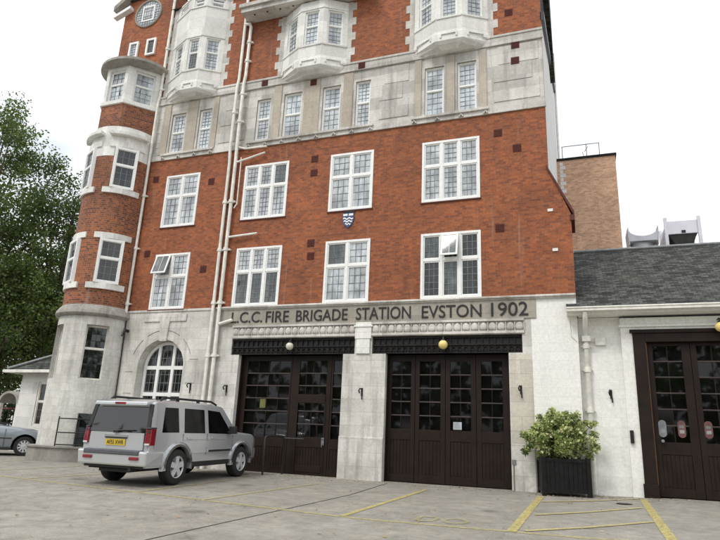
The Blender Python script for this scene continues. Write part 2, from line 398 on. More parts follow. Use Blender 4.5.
# ------------------------------------------------------------------ windows
def window(parent, O, t, w, h, cols, trans, pane, fr=.075, mul=.085, out=.03, back=-.07, lead=(3,4), lead_mat=None, frame='white', sash=.035, tilt=.014, alt=None, name='window', label=None, colfr=None):
    """O: bottom-left of the opening on the wall face; t: unit vector to the right"""
    O = Vector(O); t = Vector(t); n = Vector((t.y, -t.x, 0))
    f = MB()
    f.obox(O,t,n, 0,fr, back,out, 0,h); f.obox(O,t,n, w-fr,w, back,out, 0,h)
    f.obox(O,t,n, fr,w-fr, back,out, 0,fr*.9); f.obox(O,t,n, fr,w-fr, back,out, h-fr,h)
    us = [fr]; 
    cf = colfr or [k/cols for k in range(1,cols)]
    for c in cf:
        uc = fr + (w-2*fr)*c; us += [uc-mul/2, uc+mul/2]
        f.obox(O,t,n, uc-mul/2,uc+mul/2, back,out-.004, fr*.9,h-fr)
    us.append(w-fr)
    zs = [fr*.9]
    for q in trans: zs += [q*h-mul*.45, q*h+mul*.45]
    zs.append(h-fr)
    for q in trans:
        for k in range(0,len(us),2): f.obox(O,t,n, us[k],us[k+1], back,out-.008, q*h-mul*.45,q*h+mul*.45)
    g = MB(); rnd = random.Random(int(abs(O.x*131+O.z*17)*10))
    pn = out-.055
    for i in range(0,len(us),2):
        for j in range(0,len(zs),2):
            a, b, c, d = us[i], us[i+1], zs[j], zs[j+1]
            pm = 0
            if alt and (alt[1](i//2, j//2) if callable(alt[1]) else rnd.random() < alt[1]): pm = 3
            if sash:
                for (p,q,r,s) in ((a,a+sash,c,d),(b-sash,b,c,d),(a+sash,b-sash,c,c+sash),(a+sash,b-sash,d-sash,d)): f.obox(O,t,n, p,q, back,out-.025, r,s)
                a += sash; b -= sash; c += sash; d -= sash
            nx, nz = lead; nz = max(2, round(nz*(d-c)/max(.3,(b-a))*.55)) if nz else nz
            for x in range(nx):
                for z in range(nz):
                    u0, u1 = a+(b-a)*x/nx, a+(b-a)*(x+1)/nx; v0, v1 = c+(d-c)*z/nz, c+(d-c)*(z+1)/nz
                    tx, tz = rnd.gauss(0,tilt)*(u1-u0), rnd.gauss(0,tilt)*(v1-v0)
                    P = lambda u,v,k: O+t*u+n*k+Vector((0,0,v))
                    g.poly([P(u0,v0,pn-tx-tz),P(u1,v0,pn+tx-tz),P(u1,v1,pn+tx+tz),P(u0,v1,pn-tx+tz)], pm)
            lw = .0065
            for x in range(1,nx): g.obox(O,t,n, a+(b-a)*x/nx-lw,a+(b-a)*x/nx+lw, pn-.006,pn+.012, c,d, 1)
            for z in range(1,nz): g.obox(O,t,n, a,b, pn-.006,pn+.010, c+(d-c)*z/nz-lw,c+(d-c)*z/nz+lw, 1)
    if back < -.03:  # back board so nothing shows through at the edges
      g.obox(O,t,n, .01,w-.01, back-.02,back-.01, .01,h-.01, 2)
    fo = f.build(name, M[frame], parent, bevel=.006)
    if label: fo['label'] = label
    go = g.build('pane', [M[pane], M[lead_mat or 'lead'], M['roomdark']] + ([M[alt[0]]] if alt else []), None)
    attach(go, fo)
    return fo
def open_sash(win, O, t, u0, u1, z0, z1, ang=.45, pane='dim'):
    """top-hung casement pushed outwards"""
    O = Vector(O); t = Vector(t); n = Vector((t.y,-t.x,0)); H = z1-z0
    d = Vector((0,0,-1))*math.cos(ang) + n*math.sin(ang); nn = n*math.cos(ang) + Vector((0,0,1))*math.sin(ang)
    T = O + n*.035 + Vector((0,0,z1)); s = MB()
    def bx(a,b,c,e,k0,k1,m):
        P = lambda u,v,k: T+t*u+d*v+nn*k
        s.hexa([P(a,c,k0),P(b,c,k0),P(b,e,k0),P(a,e,k0),P(a,c,k1),P(b,c,k1),P(b,e,k1),P(a,e,k1)], m)
    w = .05
    bx(u0,u0+w,0,H,0,.035,0); bx(u1-w,u1,0,H,0,.035,0); bx(u0+w,u1-w,0,w,0,.035,0); bx(u0+w,u1-w,H-w,H,0,.035,0)
    bx(u0+w,u1-w,w,H-w,.012,.02,1); bx((u0+u1)/2-.006,(u0+u1)/2+.006,w,H-w,.02,.026,0)
    so = s.build('open_sash', [M['white'], M[pane]], None); attach(so, win)

# ------------------------------------------------------------------ FIRE STATION
FS = thing('fire_station', (-8,0,0), 'tall red brick fire station with stone bands, oriel windows and carved lettering', 'building')
X0, X1 = -14.5, -.5
Z_S, Z_A, Z_T = 4.95, 10.6, 13.25
TOP = 17.2
win = []        # (x0,x1,z0,z1, cols, pane, ...)
for z0, z1, row in ((7.92,9.90,1),(4.97,6.93,0)):
    win += [(-13.6,-12.18,z0,z1,2,row),(-10.36,-8.69,z0,z1,3,row),(-7.18,-5.71,z0,z1,2,row),(-4.14,-2.40,z0,z1,3,row)]
brickw = MB()
pth = Path([(X0,0),(X1,0)])
hl = [(a-X0,b-X0,c,d) for a,b,c,d,_,_ in win]
wall(brickw, pth, Z_S, Z_A, hl, .07)
wall(brickw, pth, Z_T, TOP, [], .07)
# right-hand shoulder
brickw.poly([(X1,0,Z_S),(.03,0,Z_S),(.03,0,7.2),(X1,0,8.6)])
brickw.poly([(.03,0,Z_S),(.03,1.0,Z_S),(.03,1.0,7.2),(.03,0,7.2)])
brickw.poly([(X1,1.0,8.6),(.03,1.0,7.2),(.03,1.0,Z_S),(X1,1.0,Z_S)])
# gable over the round bay
cx, R = -15.7, 1.2
brickw.poly([(-16.95,0,11.5),(X0,0,11.5),(X0,0,18.3),(-15.72,0,19.1),(-16.95,0,18.1)])
brickw.poly([(-16.95,0,0),(-16.95,0,18.1),(-16.95,9,18.1),(-16.95,9,0)])
brickw.poly([(X0,0,TOP),(X0,0,18.3),(X0,6,18.3),(X0,6,TOP)])
brickw.build('brick_wall', M['brick'], FS, recalc=False)
body = MB()   # plain rear and inner faces
body.poly([(-16.95,9,0),(-16.95,9,18.1),(X1,9,18.1),(X1,9,0)])
body.build('rear_wall', M['brick_dark'], FS, recalc=False)
rf = MB(); rf.prism([(X0,-.15,TOP),(X0,9.2,TOP),(X0,4.5,TOP+4)], (14.2,0,0)); rf.prism([(-17.2,-.1,18.15),(X0-.02,-.1,18.4),(-15.7,-.1,19.3)], (0,9,0))
rf.build('roof', M['slate'], FS)
sw = MB()     # white gable-end wall on the right with hung slates above
sw.poly([(X1,.22,4.9),(X1,17,4.9),(X1,17,21.6),(X1,.22,13.7)])
sw.poly([(X1,0,8.5),(X1,.22,8.5),(X1,.22,TOP),(X1,0,TOP)], 1)
sw.poly([(X1,.22,13.7),(X1,17,21.6),(X1,17,25.5),(X1,9,23),(X1,.22,18.5)], 2)
sw.build('side_wall', [M['white_wall'], M['brick_dark'], M['slate_b']], FS, recalc=False)
fa = MB(); fa.tube([(X1+.09,16.7,4),(X1+.09,16.7,24)], .07, 8); fa.build('drain_pipe', M['pipe'], FS, smooth=40)
fa = MB()
for a, b in (((X1,.02,13.64),(X1,17,21.55)),): 
    fa.hexa([(X1-.02,.0,13.55),(X1+.10,.0,13.55),(X1+.10,17,21.5),(X1-.02,17,21.5),(X1-.02,.0,13.85),(X1+.10,.0,13.85),(X1+.10,17,21.9),(X1-.02,17,21.9)])
fa.build('bargeboard', M['iron'], FS)
cp = MB(); cp.hexa([(X1-.05,-.05,8.60),(X1-.05,1.05,8.60),(.10,1.05,7.15),(.10,-.05,7.15),(X1-.05,-.05,8.72),(X1-.05,1.05,8.72),(.12,1.05,7.25),(.12,-.05,7.25)])
cp.box(.0,.12,-.05,1.05,7.0,7.16); cp.build('shoulder_coping', M['brick_dark'], FS)
# windows of the two brick storeys
def main_windows():
    for (a,b,c,d,cols,row) in win:
        pane = 'net' if row else ('dim' if a in (-10.36,) else 'dark' if a == -4.14 else 'net')
        o = window(FS, (a,0,c), (1,0,0), b-a, d-c, cols, [.585], pane, lead_mat='lead' if pane=='net' else 'leadl', lead=(3,4), alt=(('dim',.10) if pane=='net' else ('net', lambda i,j: j==1) if pane=='dim' else ('dim',.4)))
        w = b-a
        if row == 0 and a == -13.6:
            o['label'] = 'white window whose upper left light is pushed open'
            open_sash(o, (a,0,c), (1,0,0), .08, w/2-.05, 1.18, 1.9, .3)
        if row == 0 and a == -4.14:
            o['label'] = 'white three light window with its middle upper light pushed open'
            open_sash(o, (a,0,c), (1,0,0), w/3+.05, 2*w/3-.05, 1.18, 1.9, .26)
main_windows()
sl = MB()  # thin dark strips standing in for the shadow line below each window
for (a,b,c,d,cols,row) in win: sl.box(a-.03,b+.03,-.035,.0,c-.035,c-.002)
build_split(sl, 'window_shadow_line', M['brick_dark'], FS)

# stone band between the brick storeys
band = MB()
bw = [(-13.77,-13.16,10.87,12.45,'net_sky_b'),(-12.56,-12.03,10.87,12.45,'net_sky_b'),(-10.16,-9.62,10.87,12.45,'net_sky_b'),(-9.10,-8.42,10.83,12.5,'net_sky_b'),
      (-7.64,-6.98,10.83,12.5,'net_sky_b'),(-6.44,-5.92,10.85,12.5,'net_sky_b'),(-4.10,-3.48,10.84,12.55,'net_sky_b'),(-3.06,-2.47,10.84,12.55,'net_sky_b')]
wall(band, pth, Z_A, Z_T, [(a-X0,b-X0,c,d) for a,b,c,d,_ in bw], .12, 0, 1)
band.build('stone_band', [M['stone_b'], M['stone_tan']], FS, recalc=False)
for a,b,c,d,p in bw:
    window(FS, (a,0,c), (1,0,0), b-a, d-c, 1, [.52], p, fr=.05, mul=.06, out=-.06, back=-.12, lead=(3,5), sash=.02, lead_mat='lead', alt=('net',.3))
tr = MB()   # projecting strings
tr.box(X0,X1+.03,-.05,0,Z_A-.03,Z_A+.17)
tr.box(X0,X1+.03,-.06,0,12.90,13.27); tr.box(X0,X1+.03,-.085,-.06,13.17,13.24)
for x0, x1 in ((-14.0,-11.75),(-10.4,-5.75),(-4.5,-2.1)):
    tr.box(x0,x1,-.11,-.05,Z_A+.12,Z_A+.20)
    k = int((x1-x0)/.62)
    for i in range(k+1):
        q = x0+.1+(x1-x0-.2)*i/k; tr.tube([(q-.06,-.08,Z_A-.01),(q,-.08,Z_A+.08),(q+.06,-.08,Z_A-.01)], .03, 6)
build_split(tr, 'string_course', M['stone_b'], FS, bevel=.012)
tp = MB()   # raised panels and flat surrounds on the band
for x0,x1,x in ((-14.15,-13.85,0),(-13.08,-12.64,0),(-11.95,-11.75,0),(-4.42,-4.2,0),(-3.40,-3.14,0),(-2.38,-2.15,0)):
    tp.box(x0,x1,-.035,0,10.81,12.88)
for x0,x1 in ((-9.5,-9.2),(-8.32,-7.74),(-6.88,-6.54)): tp.box(x0,x1,-.03,0,10.81,12.88)
build_split(tp, 'window_surround', M['stone_tan'], FS, bevel=.01)
pl = MB()
for x0,x1 in ((-11.6,-10.55),(-5.6,-4.62),(-1.95,-.62)):
    pl.box(x0,x1,-.02,0,10.95,11.6); pl.box(x0,x1-.2,-.022,0,11.62,12.2); pl.box(x0+.15,x1,-.018,0,12.22,12.85)
build_split(pl, 'ashlar_panel', M['stone_b'], FS, bevel=.012)

# quoins beside the oriels (toothed stones flush with the brick)
qn = MB()
def quoin(x, side, z0, z1):
    k = 0; z = z0
    while z < z1:
        w = .30 if k%2 else .16
        qn.box(min(x,x+side*w), max(x,x+side*w), -.012, .0, z, min(z+.30,z1)); z += .302; k += 1
quoin(-14.2,-1,13.28,17.2); quoin(-11.85,1,13.28,17.2); quoin(-9.3,-1,13.28,15.75); quoin(-6.85,1,13.28,15.75); quoin(-4.47,-1,13.28,17.2); quoin(-2.08,1,13.28,17.2)
quoin(-14.36,-1,10.8,12.9); quoin(-14.06,-1,10.82,12.88)
build_split(qn, 'quoin_strip', M['stone_b'], FS)

# oriel windows
def oriel(A,B,C,D,P,z1,tiers):
    mb = MB(); path = Path([(A,-.001),(B,-P),(C,-P),(D,-.001)]); holes = []; L = path.u
    jobs = []
    for k in range(3):
        a, b = L[k], L[k+1]; ln_ = b-a; mw = min(.54, ln_*.62); c = (a+b)/2
        for (w0,w1) in tiers:
            holes.append((c-mw/2, c+mw/2, w0, w1)); jobs.append((k, c-mw/2, mw, w0, w1))
    wall(mb, path, 13.1, z1, holes, .10, 0)
    # moulded foot and soffit
    pts = [(A,0),(B,-P),(C,-P),(D,0)]; ins = [(A+.06,0),(B+.04,-P+.06),(C-.04,-P+.06),(D-.06,0)]
    out = [(A-.03,0),(B-.03,-P-.05),(C+.03,-P-.05),(D+.03,0)]
    def ringq(r0,zA,r1,zB):
        for k in range(3): mb.poly([(*r0[k],zA),(*r0[k+1],zA),(*r1[k+1],zB),(*r1[k],zB)])
    ringq(pts,13.42,out,13.36); ringq(out,13.36,out,13.10); ringq(out,13.10,ins,13.0); ringq(ins,13.0,[(A+.2,0),(B+.15,-P+.22),(C-.15,-P+.22),(D-.2,0)],12.93)
    mb.poly([(A+.2,0,12.93),(B+.15,-P+.22,12.93),(C-.15,-P+.22,12.93),(D-.2,0,12.93)][::-1])
    mb.poly([(A,0,z1),(D,0,z1),(C,-P,z1),(B,-P,z1)])
    # sill lines and drip labels
    for (w0,w1) in tiers:
        for k in range(3):
            a, b = L[k], L[k+1]; t2 = path.tan((a+b)/2); O = path.at(a+1e-6); n = (t2.y,-t2.x,0); ll = b-a
            mb.obox((O.x,O.y,0),(t2.x,t2.y,0),n, .01,ll-.01,0,.03, w0-.07,w0-.004)
            mb.obox((O.x,O.y,0),(t2.x,t2.y,0),n, .01,ll-.01,0,.025, w1+.06,w1+.13)
    for k in range(3):
        a, b = L[k], L[k+1]; t2 = path.tan((a+b)/2); O = path.at(a+1e-6); n = (t2.y,-t2.x,0); ll = b-a
        T = (t2.x,t2.y,0); o = (O.x,O.y,0)
        mb.obox(o,T,n, .14,ll-.14,.05,.085,13.30,13.345); mb.obox(o,T,n, .14,.19,.05,.085,13.19,13.30); mb.obox(o,T,n, ll-.19,ll-.14,.05,.085,13.19,13.30)
    mb.build('oriel', M['stone_w'], FS, recalc=False)
    for (k,u,mw,w0,w1) in jobs:
        p = path.at(u); t2 = path.tan(u+mw/2)
        window(FS, (p.x,p.y,w0), (t2.x,t2.y,0), mw, w1-w0, 1, [.56], 'net_sky_b' if (k==1 and A>-12) else 'net', fr=.045, mul=.055, out=-.04, back=-.1, lead=(3,5), sash=.018, alt=('dim',.15))
oriel(-14.2,-13.25,-12.53,-11.85,.45,17.2,[(13.95,15.28),(16.72,17.1)])
oriel(-9.3,-8.46,-7.6,-6.85,.45,15.74,[(13.98,15.33)])
oriel(-4.47,-3.65,-2.82,-2.08,.45,17.2,[(14.0,15.35)])
co = MB()
co.box(-10.85,-5.95,-.62,0,15.80,15.98); co.box(-10.9,-5.9,-.70,0,15.98,16.12)
for k in range(9): co.tube([(-10.4+k*.52,-.4,15.795),(-10.4+k*.52,-.4,15.785)], .035, 8, 1)
co.build('cornice', [M['stone_b'], M['iron']], FS)

# gable details
gd = MB(); gd.hexa([(-17.35,-.28,17.72),(-15.7,-.28,18.98),(-15.7,.05,18.98),(-17.35,.05,17.72),(-17.35,-.28,17.95),(-15.7,-.28,19.2),(-15.7,.05,19.2),(-17.35,.05,17.95)])
gd.build('gable_coping', M['stone_d'], FS)
gd = MB(); gd.hexa([(-17.35,-.22,17.42),(-16.55,-.22,17.72),(-16.55,0,17.72),(-17.35,0,17.42),(-17.35,-.22,17.55),(-16.55,-.22,17.86),(-16.55,0,17.86),(-17.35,0,17.55)])
gd.build('kneeler', M['white'], FS)
# round window
rw = MB(); c0 = (-15.72,0,17.42)
rw.lathe([(.66,0),(.66,.05),(.60,.06),(.58,.03),(.58,-.02)], c0, (0,-1,0), 36, 0)
for q in (-.27,.27):
    rw.box(c0[0]+q-.03,c0[0]+q+.03,-.035,.0,c0[2]-.36,c0[2]+.36,1); rw.box(c0[0]-.24,c0[0]+.24,-.032,.0,c0[2]+q*1.22-.03,c0[2]+q*1.22+.03,1)
    rw.box(c0[0]+q*1.1,c0[0]+q*2.05,-.025,.0,c0[2]-.015,c0[2]+.015,0); rw.box(c0[0]-.015,c0[0]+.015,-.025,.0,c0[2]+q*1.35,c0[2]+q*2.05,0)
ro = rw.build('round_window', [M['stone_d'], M['white']], FS, smooth=40)
rp = MB(); rp.poly([(c0[0]+.585*math.cos(2*PI*k/36), -.012, c0[2]+.585*math.sin(2*PI*k/36)) for k in range(36)])
for k in range(-4,5):
    if k: 
        q = k*.12; hh = math.sqrt(.57**2-q*q)
        rp.box(c0[0]+q-.007,c0[0]+q+.007,-.022,-.012,c0[2]-hh,c0[2]+hh,1); rp.box(c0[0]-hh,c0[0]+hh,-.021,-.012,c0[2]+q-.007,c0[2]+q+.007,1)
po = rp.build('pane', [M['net'], M['lead']], None); attach(po, ro)
for x, p in ((-16.4,'net'),(-15.54,'dark')):
    window(FS, (x,0,15.36), (1,0,0), .46, .75, 1, [], p, fr=.085, out=.075, back=.0, lead=(3,5), sash=0, lead_mat='leadl')

# ---- round stair bay (left corner)
def arc(r, a0=-90, a1=90, st=6):
    n = int((a1-a0)/st); return Path([(cx+r*math.sin(math.radians(a0+(a1-a0)*k/n)), -r*math.cos(math.radians(a0+(a1-a0)*k/n))) for k in range(n+1)])
def at_az(r, az): a = math.radians(az); return Vector((cx+r*math.sin(a), -r*math.cos(a), 0))
AZ = (46, -27)
bb = MB()
wall(bb, arc(R), 4.95, 10.45, [(R*PI*(a_+90)/180*.9995-.41, R*PI*(a_+90)/180*.9995+.41, z_, min(z_+1.56,10.45)) for a_ in AZ for z_ in (9.2,5.75)], .12)
bb.build('bay_brick_wall', M['brick_t'], FS, smooth=30, recalc=False)
bs = MB()
rs = R+.03; pa = arc(rs); Lt = pa.u[-1]
uaz = lambda az, r=rs: Lt*(az+90)/180
hz = [(uaz(a)-.35, uaz(a)+.35, 2.55, 4.32) for a in AZ]
wall(bs, pa, 0, 4.68, hz, .22)
bs.build('bay_stone_base', M['stone_bay'], FS, smooth=30, recalc=False)
bs = MB(); wall(bs, arc(R+.006), 10.42, 11.6, [(R*PI*(a_+90)/180-.41, R*PI*(a_+90)/180+.41, 10.42, 10.76) for a_ in AZ], .1); bs.build('bay_stone_band', M['stone_w'], FS, smooth=30, recalc=False)
for a in AZ:
    az = math.radians(a); t = Vector((math.cos(az), math.sin(az), 0)); n = Vector((math.sin(az), -math.cos(az), 0))
    for z0, h in ((9.2,1.56),(5.75,1.56)):
        O = Vector((cx,0,0)) + n*(R+.035) - t*.40 + Vector((0,0,z0))
        window(FS, O, t, .80, h, 1, [.56], 'dark', fr=.09, mul=.09, out=.02, back=-.14, lead=(3,4), sash=.02, lead_mat='leadl')
    O = Vector((cx,0,0)) + n*(rs-.24) - t*.35 + Vector((0,0,2.55))
    window(FS, O, t, .70, 1.77, 1, [.57], 'dark', fr=.05, mul=.07, out=.03, back=-.05, lead=(4,5), sash=.01, frame='pipe', tilt=.004, lead_mat='iron')
sb = MB()     # curved sill and lintel slabs
def arcslab(az, half, z0, z1, r0, r1, m=0):
    k = 8
    for i in range(k):
        a, b = az-half+2*half*i/k, az-half+2*half*(i+1)/k
        p = [at_az(r0,a),at_az(r1,a),at_az(r1,b),at_az(r0,b)]
        sb.hexa([(q.x,q.y,z0) for q in p]+[(q.x,q.y,z1) for q in p], m)
for a in AZ:
    arcslab(a, 29, 9.0, 9.2, R-.05, R+.07); arcslab(a, 29, 7.33, 7.53, R-.05, R+.05); arcslab(a, 29, 5.55, 5.75, R-.05, R+.07); arcslab(a, 29, 10.78, 11.0, R-.05, R+.05)
    arcslab(a, 30, 11.22, 11.34, R-.05, R+.20)
build_split(sb, 'bay_slab', M['stone_w'], FS)
sb = MB()
def moulding(prof, m=0, mb=None):
    st = 6
    for a in range(-90,90,st):
        for (r0,z0),(r1,z1) in zip(prof, prof[1:]):
            p = [at_az(r0,a),at_az(r0,a+st),at_az(r1,a+st),at_az(r1,a)]
            mb.poly([(p[0].x,p[0].y,z0),(p[1].x,p[1].y,z0),(p[2].x,p[2].y,z1),(p[3].x,p[3].y,z1)], m)
moulding([(rs,4.60),(rs+.10,4.64),(rs+.14,4.70),(rs+.12,4.80),(R+.06,4.94),(R,5.0)], 0, sb)
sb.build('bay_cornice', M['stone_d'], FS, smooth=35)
# canted top storey
cpts = [(-16.95,0),(-16.3,-.95),(-15.3,-.95),(-14.47,0)]
ct = MB(); cpth = Path(cpts); wall(ct, cpth, 11.58, 12.68); ct.build('canted_brick_wall', M['brick_t'], FS, recalc=False)
ct = MB(); L = cpth.u; hs = []
for k in range(3):
    mid = (L[k]+L[k+1])/2; hs.append((mid-.36,mid+.36,12.84,14.14))
wall(ct, cpth, 12.80, 14.3, hs, .14)
outp = [(-17.0,0),(-16.34,-1.01),(-15.27,-1.01),(-14.42,0)]
for k in range(3):
    ct.poly([(*outp[k],12.66),(*outp[k+1],12.66),(*outp[k+1],12.8),(*outp[k],12.8)]); ct.poly([(*outp[k],12.8),(*outp[k+1],12.8),(*cpts[k+1],12.84),(*cpts[k],12.84)])
    ct.poly([(*outp[k],12.66),(*cpts[k],12.64),(*cpts[k+1],12.64),(*outp[k+1],12.66)])
ct.poly([(*q,11.6) for q in cpts]); 
sb2 = ct.build('canted_stone', M['stone_w'], FS, recalc=False)
for h in hs:
    p = cpth.at(h[0]); t2 = cpth.tan((h[0]+h[1])/2)
    window(FS, (p.x,p.y,12.84), (t2.x,t2.y,0), .72, 1.3, 1, [.56], 'net', fr=.045, mul=.06, out=-.08, back=-.13, lead=(3,5), sash=.02)
cap = MB()
def capring(f, z): return [(cx+1.42*f*math.cos(PI+PI*k/30), 1.32*f*math.sin(PI+PI*k/30), z) for k in range(31)]
rr = [capring(.84,14.26),capring(.95,14.30),capring(1.0,14.36),capring(1.0,14.46),capring(.93,14.52),capring(.5,14.62)]
for a, b in zip(rr, rr[1:]):
    for k in range(30): cap.poly([a[k],a[k+1],b[k+1],b[k]])
cap.poly(rr[0]); cap.poly(rr[-1])
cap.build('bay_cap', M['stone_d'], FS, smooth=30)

# ---- stone ground storey, left part with the arched window
gs = MB()
A0, A1, ac, ar, sp = X0+.0, -10.75, -12.83, .90, 3.06
def archwall():
    p = Path([(A0,0),(A1,0)])
    wall(gs, p, 0, Z_S, [(ac-ar-A0, ac+ar-A0, .75, sp+ar)], 0)
    n = 20; top = sp+ar; d = .36
    P = [(ac-ar*math.cos(PI*k/n), sp+ar*math.sin(PI*k/n)) for k in range(n+1)]
    for (xa,za),(xb,zb) in zip(P,P[1:]):
        gs.poly([(xa,0,za),(xb,0,zb),(xb,0,top),(xa,0,top)])
        gs.poly([(xa,0,za),(xa*.96+ac*.04,d,za-.02),(xb*.96+ac*.04,d,zb-.02),(xb,0,zb)])
    for s in (-1,1):
        gs.poly([(ac+s*ar,0,.75),(ac+s*ar,0,sp),(ac+s*ar*.96,d,sp),(ac+s*ar*.96,d,.75)])
    gs.poly([(ac-ar,0,.75),(ac+ar,0,.75),(ac+ar,d,.75),(ac-ar,d,.75)])
archwall()
# stone around the garage bays: recess planes
D1, D2 = (-9.9,-6.42), (-5.12,-1.72); LT = (3.43,3.93)
p2 = Path([(A1,0),(-1.12,0)])
wall(gs, p2, 0, Z_S, [(D1[0]-A1,D1[1]-A1,-.1,LT[0]),(-10.2-A1,-6.07-A1,LT[0],LT[1]),(D2[0]-A1,D2[1]-A1,-.1,LT[0]),(-5.54-A1,-1.36-A1,LT[0],LT[1])], .38)
gs.build('stone_base', M['stone'], FS, recalc=False)
wp = MB(); wall(wp, Path([(-1.12,0),(.03,0)]), -.05, 4.9); wp.poly([(.03,0,-.05),(.03,1.6,-.05),(.03,1.6,4.9),(.03,0,4.9)])
wp.build('painted_wall', M['render'], FS, recalc=False)
# arch ornament: keystone, incised voussoirs
ko = MB()
ko.prism([(ac-.13,-.05,sp+ar-.06),(ac+.13,-.05,sp+ar-.06),(ac+.2,-.05,4.72),(ac-.2,-.05,4.72)], (0,.05,0))
ko.box(-13.7,-12.0,-.04,0,4.55,4.80)
ko.build('keystone', M['stone'], FS, bevel=.015)
inc = MB()
for a0, a1 in ((20,48),(58,82),(98,122),(132,160)):
    pts = [(ac-1.2*math.cos(math.radians(a)), -.004, sp+1.2*math.sin(math.radians(a))) for a in range(a0,a1+1,4)]
    inc.tube(pts, .012, 5)
for x, z in ((-14.0,2.2),(-11.6,2.55),(-14.05,2.9),(-11.55,3.3)): inc.box(x-.16,x+.16,-.006,.004,z-.012,z+.012)
build_split(inc, 'incised_line', M['stone_d'], FS)
# arched window frame
aw = MB(); ry = .33; r2 = ar*.955; wl_, wr_ = ac-r2, ac+r2
def arcpts(r, n=24): return [(ac-r*math.cos(PI*k/n), sp+r*math.sin(PI*k/n)) for k in range(n+1)]
for (a,b,c,d) in zip(arcpts(r2), arcpts(r2)[1:], arcpts(r2-.1), arcpts(r2-.1)[1:]):
    aw.hexa([(a[0],ry-.05,a[1]),(b[0],ry-.05,b[1]),(b[0],ry+.05,b[1]),(a[0],ry+.05,a[1]),(c[0],ry-.05,c[1]),(d[0],ry-.05,d[1]),(d[0],ry+.05,d[1]),(c[0],ry+.05,c[1])])
for x in (wl_,wr_-.1): aw.box(x,x+.1,ry-.05,ry+.05,.76,sp)
for x in (-.29,.29): aw.box(ac+x-.055,ac+x+.055,ry-.06,ry+.05,.76,sp+math.sqrt((r2-.04)**2-x*x))
for z in (3.06,2.2,.82): aw.box(wl_+.1,wr_-.1,ry-.055,ry+.04,z-.06,z+.06)
ao = aw.build('arched_window', M['white'], FS, bevel=.006)
ag = MB(); ag.poly([(wr_,ry,.76)]+[(x,ry,z) for x,z in arcpts(r2)[::-1]]+[(wl_,ry,.76)])
for x in (-.58,-.44,-.15,0,.15,.44,.58):
    ag.box(ac+x-.007,ac+x+.007,ry-.014,ry-.002,.8,sp+math.sqrt(max(.01,(r2-.1)**2-x*x)),1)
for k in range(11): 
    z = .95+k*.27; hw = r2-.1 if z < sp else math.sqrt(max(.01,(r2-.1)**2-(z-sp)**2))
    ag.box(ac-hw,ac+hw,ry-.013,ry-.002,z-.007,z+.007,1)
po = ag.build('pane', [M['dark'], M['leadl']], None, recalc=False); attach(po, ao)

# frieze, egg moulding, cornice
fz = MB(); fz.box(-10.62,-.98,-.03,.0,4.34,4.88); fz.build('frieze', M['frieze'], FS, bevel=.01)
cm = MB(); cm.box(A1-.1,.03,-.06,.0,4.86,4.97); cm.box(A1-.12,.03,-.10,-.06,4.90,4.955); cm.box(A0,A1-.12,-.03,0,4.88,4.96); build_split(cm, 'cornice_moulding', M['stone_b'], FS, bevel=.012)
eg = MB()
def eggs(x0,x1,mb):
    mb.box(x0,x1,-.07,-.0,4.28,4.34); mb.box(x0,x1,-.05,0,3.95,4.02)
    n = int(round((x1-x0)/.235)); w = (x1-x0)/n
    for k in range(n):
        c = x0+(k+.5)*w; prof = []
        # plump egg between two thin darts
        for i in range(8):
            a0, a1 = PI*i/8, PI*(i+1)/8
            for j in range(6):
                f0, f1 = PI*j/6, PI*(j+1)/6
                q = lambda f,a: (c-math.cos(a)*math.sin(f)*w*.46, -.012-.06*math.sin(a)*math.sin(f), 4.15+.125*math.cos(f)-.02*math.sin(f))
                mb.poly([q(f0,a0),q(f0,a1),q(f1,a1),q(f1,a0)])
        mb.hexa([(c+w*.5-.012,-.03,4.02),(c+w*.5+.012,-.03,4.02),(c+w*.5+.012,0,4.02),(c+w*.5-.012,0,4.02),(c+w*.5-.016,-.05,4.25),(c+w*.5+.016,-.05,4.25),(c+w*.5+.02,0,4.25),(c+w*.5-.02,0,4.25)])
eggs(-10.2,-6.06,eg); eggs(-5.56,-1.30,eg)
build_split(eg, 'egg_moulding', M['stone_b'], FS, tol=.05, smooth=50)
cn = MB(); cn.box(-6.06,-5.56,-.06,0,3.86,4.345); cn.box(-6.02,-5.60,-.045,0,3.43,3.86); cn.box(-6.10,-5.52,-.085,0,4.20,4.26)
cn.build('pier_console', M['stone_w'], FS, bevel=.012)
pp = MB(); pp.box(D1[1]-.0,D2[0]+.0,-.05,0,-.12,1.13); pp.box(-10.4,-9.93,-.05,0,-.1,1.1); pp.box(D2[1]+.03,-1.12,-.05,0,-.1,1.13); build_split(pp, 'pier_plinth', M['stone'], FS, bevel=.015)
sp_ = MB(); sp_.box(-1.69,-1.13,-.006,.0,1.14,3.4); sp_.build('stained_pier_face', M['stone_st'], FS)
